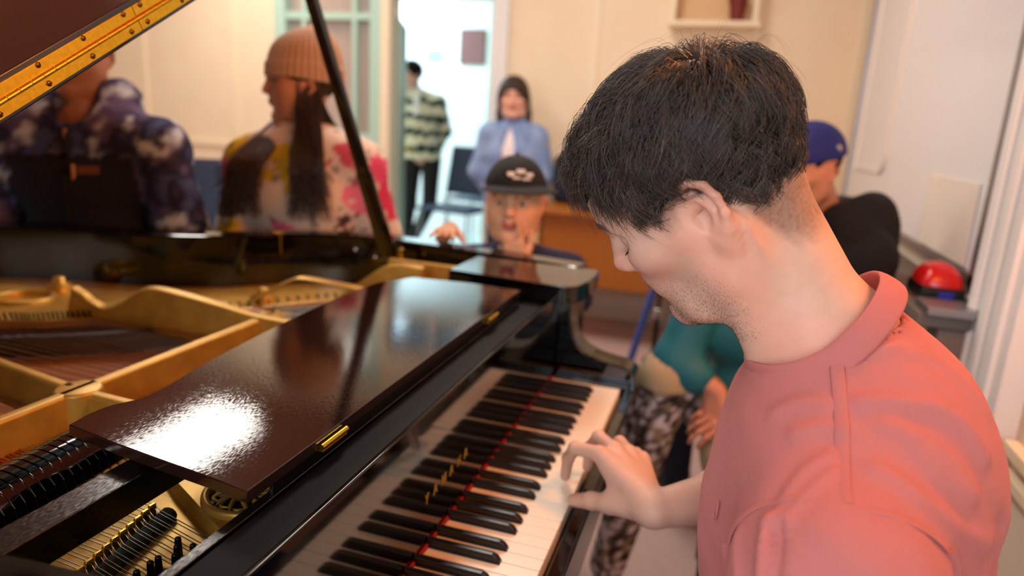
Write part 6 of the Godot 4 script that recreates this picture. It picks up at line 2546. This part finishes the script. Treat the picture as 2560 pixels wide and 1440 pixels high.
func hooded_man() -> void:
	var who := person("seated man in a black hooded sweatshirt and a blue cap beside the whiteboard", Vector3(2.1, 0, 0.5))
	var h := Head.new(Vector3(1.99, 1.195, 0.385), deg_to_rad(-38), 0.3, 0.0, 1.0)
	var J := {"neck": Vector3(2.05, 1.06, 0.455), "chest": Vector3(2.09, 0.84, 0.555), "pelvis": Vector3(2.1, 0.53, 0.56),
		"shL": Vector3(1.93, 0.97, 0.56), "shR": Vector3(2.27, 0.97, 0.54), "elL": Vector3(1.91, 0.7, 0.55), "elR": Vector3(2.32, 0.72, 0.5), "wrL": Vector3(2.0, 0.63, 0.3), "wrR": Vector3(2.25, 0.63, 0.28),
		"hipL": Vector3(2.02, 0.53, 0.5), "hipR": Vector3(2.2, 0.53, 0.5), "knL": Vector3(2.03, 0.52, 0.1), "knR": Vector3(2.24, 0.52, 0.08), "anL": Vector3(2.03, 0.09, 0.12), "anR": Vector3(2.25, 0.09, 0.1)}
	figure(who, J, h, 1.0, lin(190, 132, 100), lin(150, 88, 76), lin(25, 18, 15), [])
	put(fobj("hair", skull_shell(h, 0.003, [[0, -20, 92, 90, 90, 60], [80, -4, 0, 40, 36, 30], [-80, -4, 0, 40, 36, 30], [0, -90, -40, 120, 60, 80]]), "hair_dark", who), who)
	var bd := Field.new()
	bd.cap(h.p(52, -40, 12), h.p(28, -84, 56), 0.02, 0.02, 0.02)
	bd.cap(h.p(-52, -40, 12), h.p(-28, -84, 56), 0.02, 0.02, 0.02)
	bd.cap(h.p(28, -84, 58), h.p(-28, -84, 58), 0.021, 0.021, 0.02)
	bd.mesh_box(h.o - Vector3(0.14, 0.16, 0.14), h.o + Vector3(0.14, 0.05, 0.14), 0.007)
	put(fobj("beard", bd, "hair_dark", who), who)
	var C := Field.new()
	limbs(C, J, 1.06, 0.026, "trunk arms")
	# hood folded on the shoulders
	C.cap(J.neck + Vector3(-0.09, 0.0, 0.03), J.neck + Vector3(-0.02, 0.03, 0.12), 0.055, 0.06, 0.03)
	C.cap(J.neck + Vector3(-0.02, 0.0, 0.13), J.neck + Vector3(0.09, 0.01, 0.05), 0.062, 0.055, 0.03)
	C.cap(J.neck + Vector3(-0.03, -0.02, 0.15), J.neck + Vector3(0.02, -0.06, 0.17), 0.05, 0.045, 0.02)
	C.cap(J.neck + Vector3(-0.02, 0.02, -0.03), J.neck + Vector3(-0.05, 0.16, -0.06), 0.055, 0.075, 0.01, true)
	var b2 := span(J, 0.18)
	b2[0].y = 0.46
	b2[1].y = 1.25
	C.mesh_box(b2[0], b2[1], 0.014)
	put(fobj("hooded_sweatshirt", C, "black_cotton", who), who)
	var T := Field.new()
	limbs(T, J, 1.0, 0.012, "legs")
	var tb := span(J, 0.14)
	tb[1].y = 0.66
	T.mesh_box(tb[0], tb[1], 0.022)
	put(fobj("trousers", T, "dark_denim", who), who)
	shoes(who, J, Vector3(0, 0, -1), 1.0, "black_plastic")
	var cap := put(fobj("cap", skull_shell(h, 0.012, [[0, -40, 30, 200, 84, 200], [0, -60, -60, 200, 70, 60]]), "blue_felt", who), who)
	obj("brim", brim(h, 66.0, 0.8, 46.0), "blue_felt", cap)
	var em := MB.new()
	var o := h.p(80, 62, -34)
	for a in 3:
		var d := h.b.z * cos(a * PI / 3) + h.b.y * sin(a * PI / 3)
		em.bar(o - d * 0.009 + h.b.x * 0.002, o + d * 0.009 + h.b.x * 0.002, 0.004, 0.012, 0.0, d.cross(h.b.x))
	obj("emblem", em, "white_thread", cap)


func teal_child() -> void:
	var who := person("child in a teal shirt with clasped hands seated on a low stool behind the pianist", Vector3(1.62, 0, 0.3))
	var h := Head.new(Vector3(1.58, 1.09, 0.22), deg_to_rad(-50), 0.2, 0.0, 0.92)
	var J := {"neck": Vector3(1.58, 0.975, 0.25), "chest": Vector3(1.6, 0.82, 0.27), "pelvis": Vector3(1.68, 0.5, 0.36),
		"shL": Vector3(1.62, 0.91, 0.4), "shR": Vector3(1.5, 0.91, 0.14), "elL": Vector3(1.57, 0.72, 0.42), "elR": Vector3(1.46, 0.74, 0.1), "wrL": Vector3(1.43, 0.66, 0.265), "wrR": Vector3(1.42, 0.7, 0.2),
		"hipL": Vector3(1.68, 0.5, 0.42), "hipR": Vector3(1.66, 0.52, 0.28), "knL": Vector3(1.43, 0.54, 0.25), "knR": Vector3(1.46, 0.7, 0.085), "anL": Vector3(1.5, 0.1, 0.3), "anR": Vector3(1.5, 0.12, -0.02)}
	figure(who, J, h, 0.85, lin(206, 146, 120), lin(176, 96, 88), lin(50, 35, 28),
		[[Vector3(1.43, 0.66, 0.262), Vector3(-0.5, -0.35, -0.9), Vector3(-0.7, 0.8, 0.0), -1.0, [0.5, 0.5, 0.5, 0.5, 0.3], J.elL],
		[Vector3(1.42, 0.7, 0.2), Vector3(-0.35, -1, 0.1), Vector3(-0.9, 0.2, -0.5), 1.0, [0.3, 0.32, 0.35, 0.4, 0.3], J.elR]])
	put(fobj("hair", skull_shell(h, 0.012, [[0, -25, 92, 90, 84, 60], [0, -90, 20, 120, 60, 120]]), "hair_dark", who), who)
	var C := Field.new()
	limbs(C, J, 0.88, 0.016, "trunk")
	for e in ["L", "R"]:
		C.cap(J["sh" + e], J["el" + e], 0.055, 0.052, 0.03)
		C.cap(J["el" + e], J["el" + e].lerp(J["wr" + e], 0.5), 0.052, 0.045, 0.03)
	var b2 := span(J, 0.16)
	b2[0].y = 0.48
	b2[1].y = 1.02
	C.mesh_box(b2[0], b2[1], 0.012)
	var n := noise3(7.0, 95, 3)
	var n2 := noise3(20.0, 97, 2)
	for i in C.vs.size():
		C.vs[i] += C.ns[i] * 0.008 * n.get_noise_3dv(C.vs[i] * 2.0)
	put(fobj("shirt", C, "teal_cotton", who), who)
	var T := Field.new()
	limbs(T, J, 0.86, 0.018, "legs")
	var tb := span(J, 0.14)
	tb[1].y = 0.79
	T.mesh_box(tb[0], tb[1], 0.012)
	var camo := func(p: Vector3, _n: Vector3) -> Color:
		if p.z > 0.17 or p.y > 0.68:
			return lin(176, 160, 128)
		var a := n.get_noise_3dv(p * 2.2)
		var b := n2.get_noise_3dv(p * 1.6)
		if b > 0.22:
			return lin(208, 208, 220)
		if b < -0.3:
			return lin(40, 38, 42)
		return lin(140, 130, 108) if a > 0.05 else lin(84, 78, 74)
	put(fobj("trousers", T, "dyed_cloth", who, camo), who)
	shoes(who, J, Vector3(-0.8, 0, -0.6), 0.85, "sneaker_red")
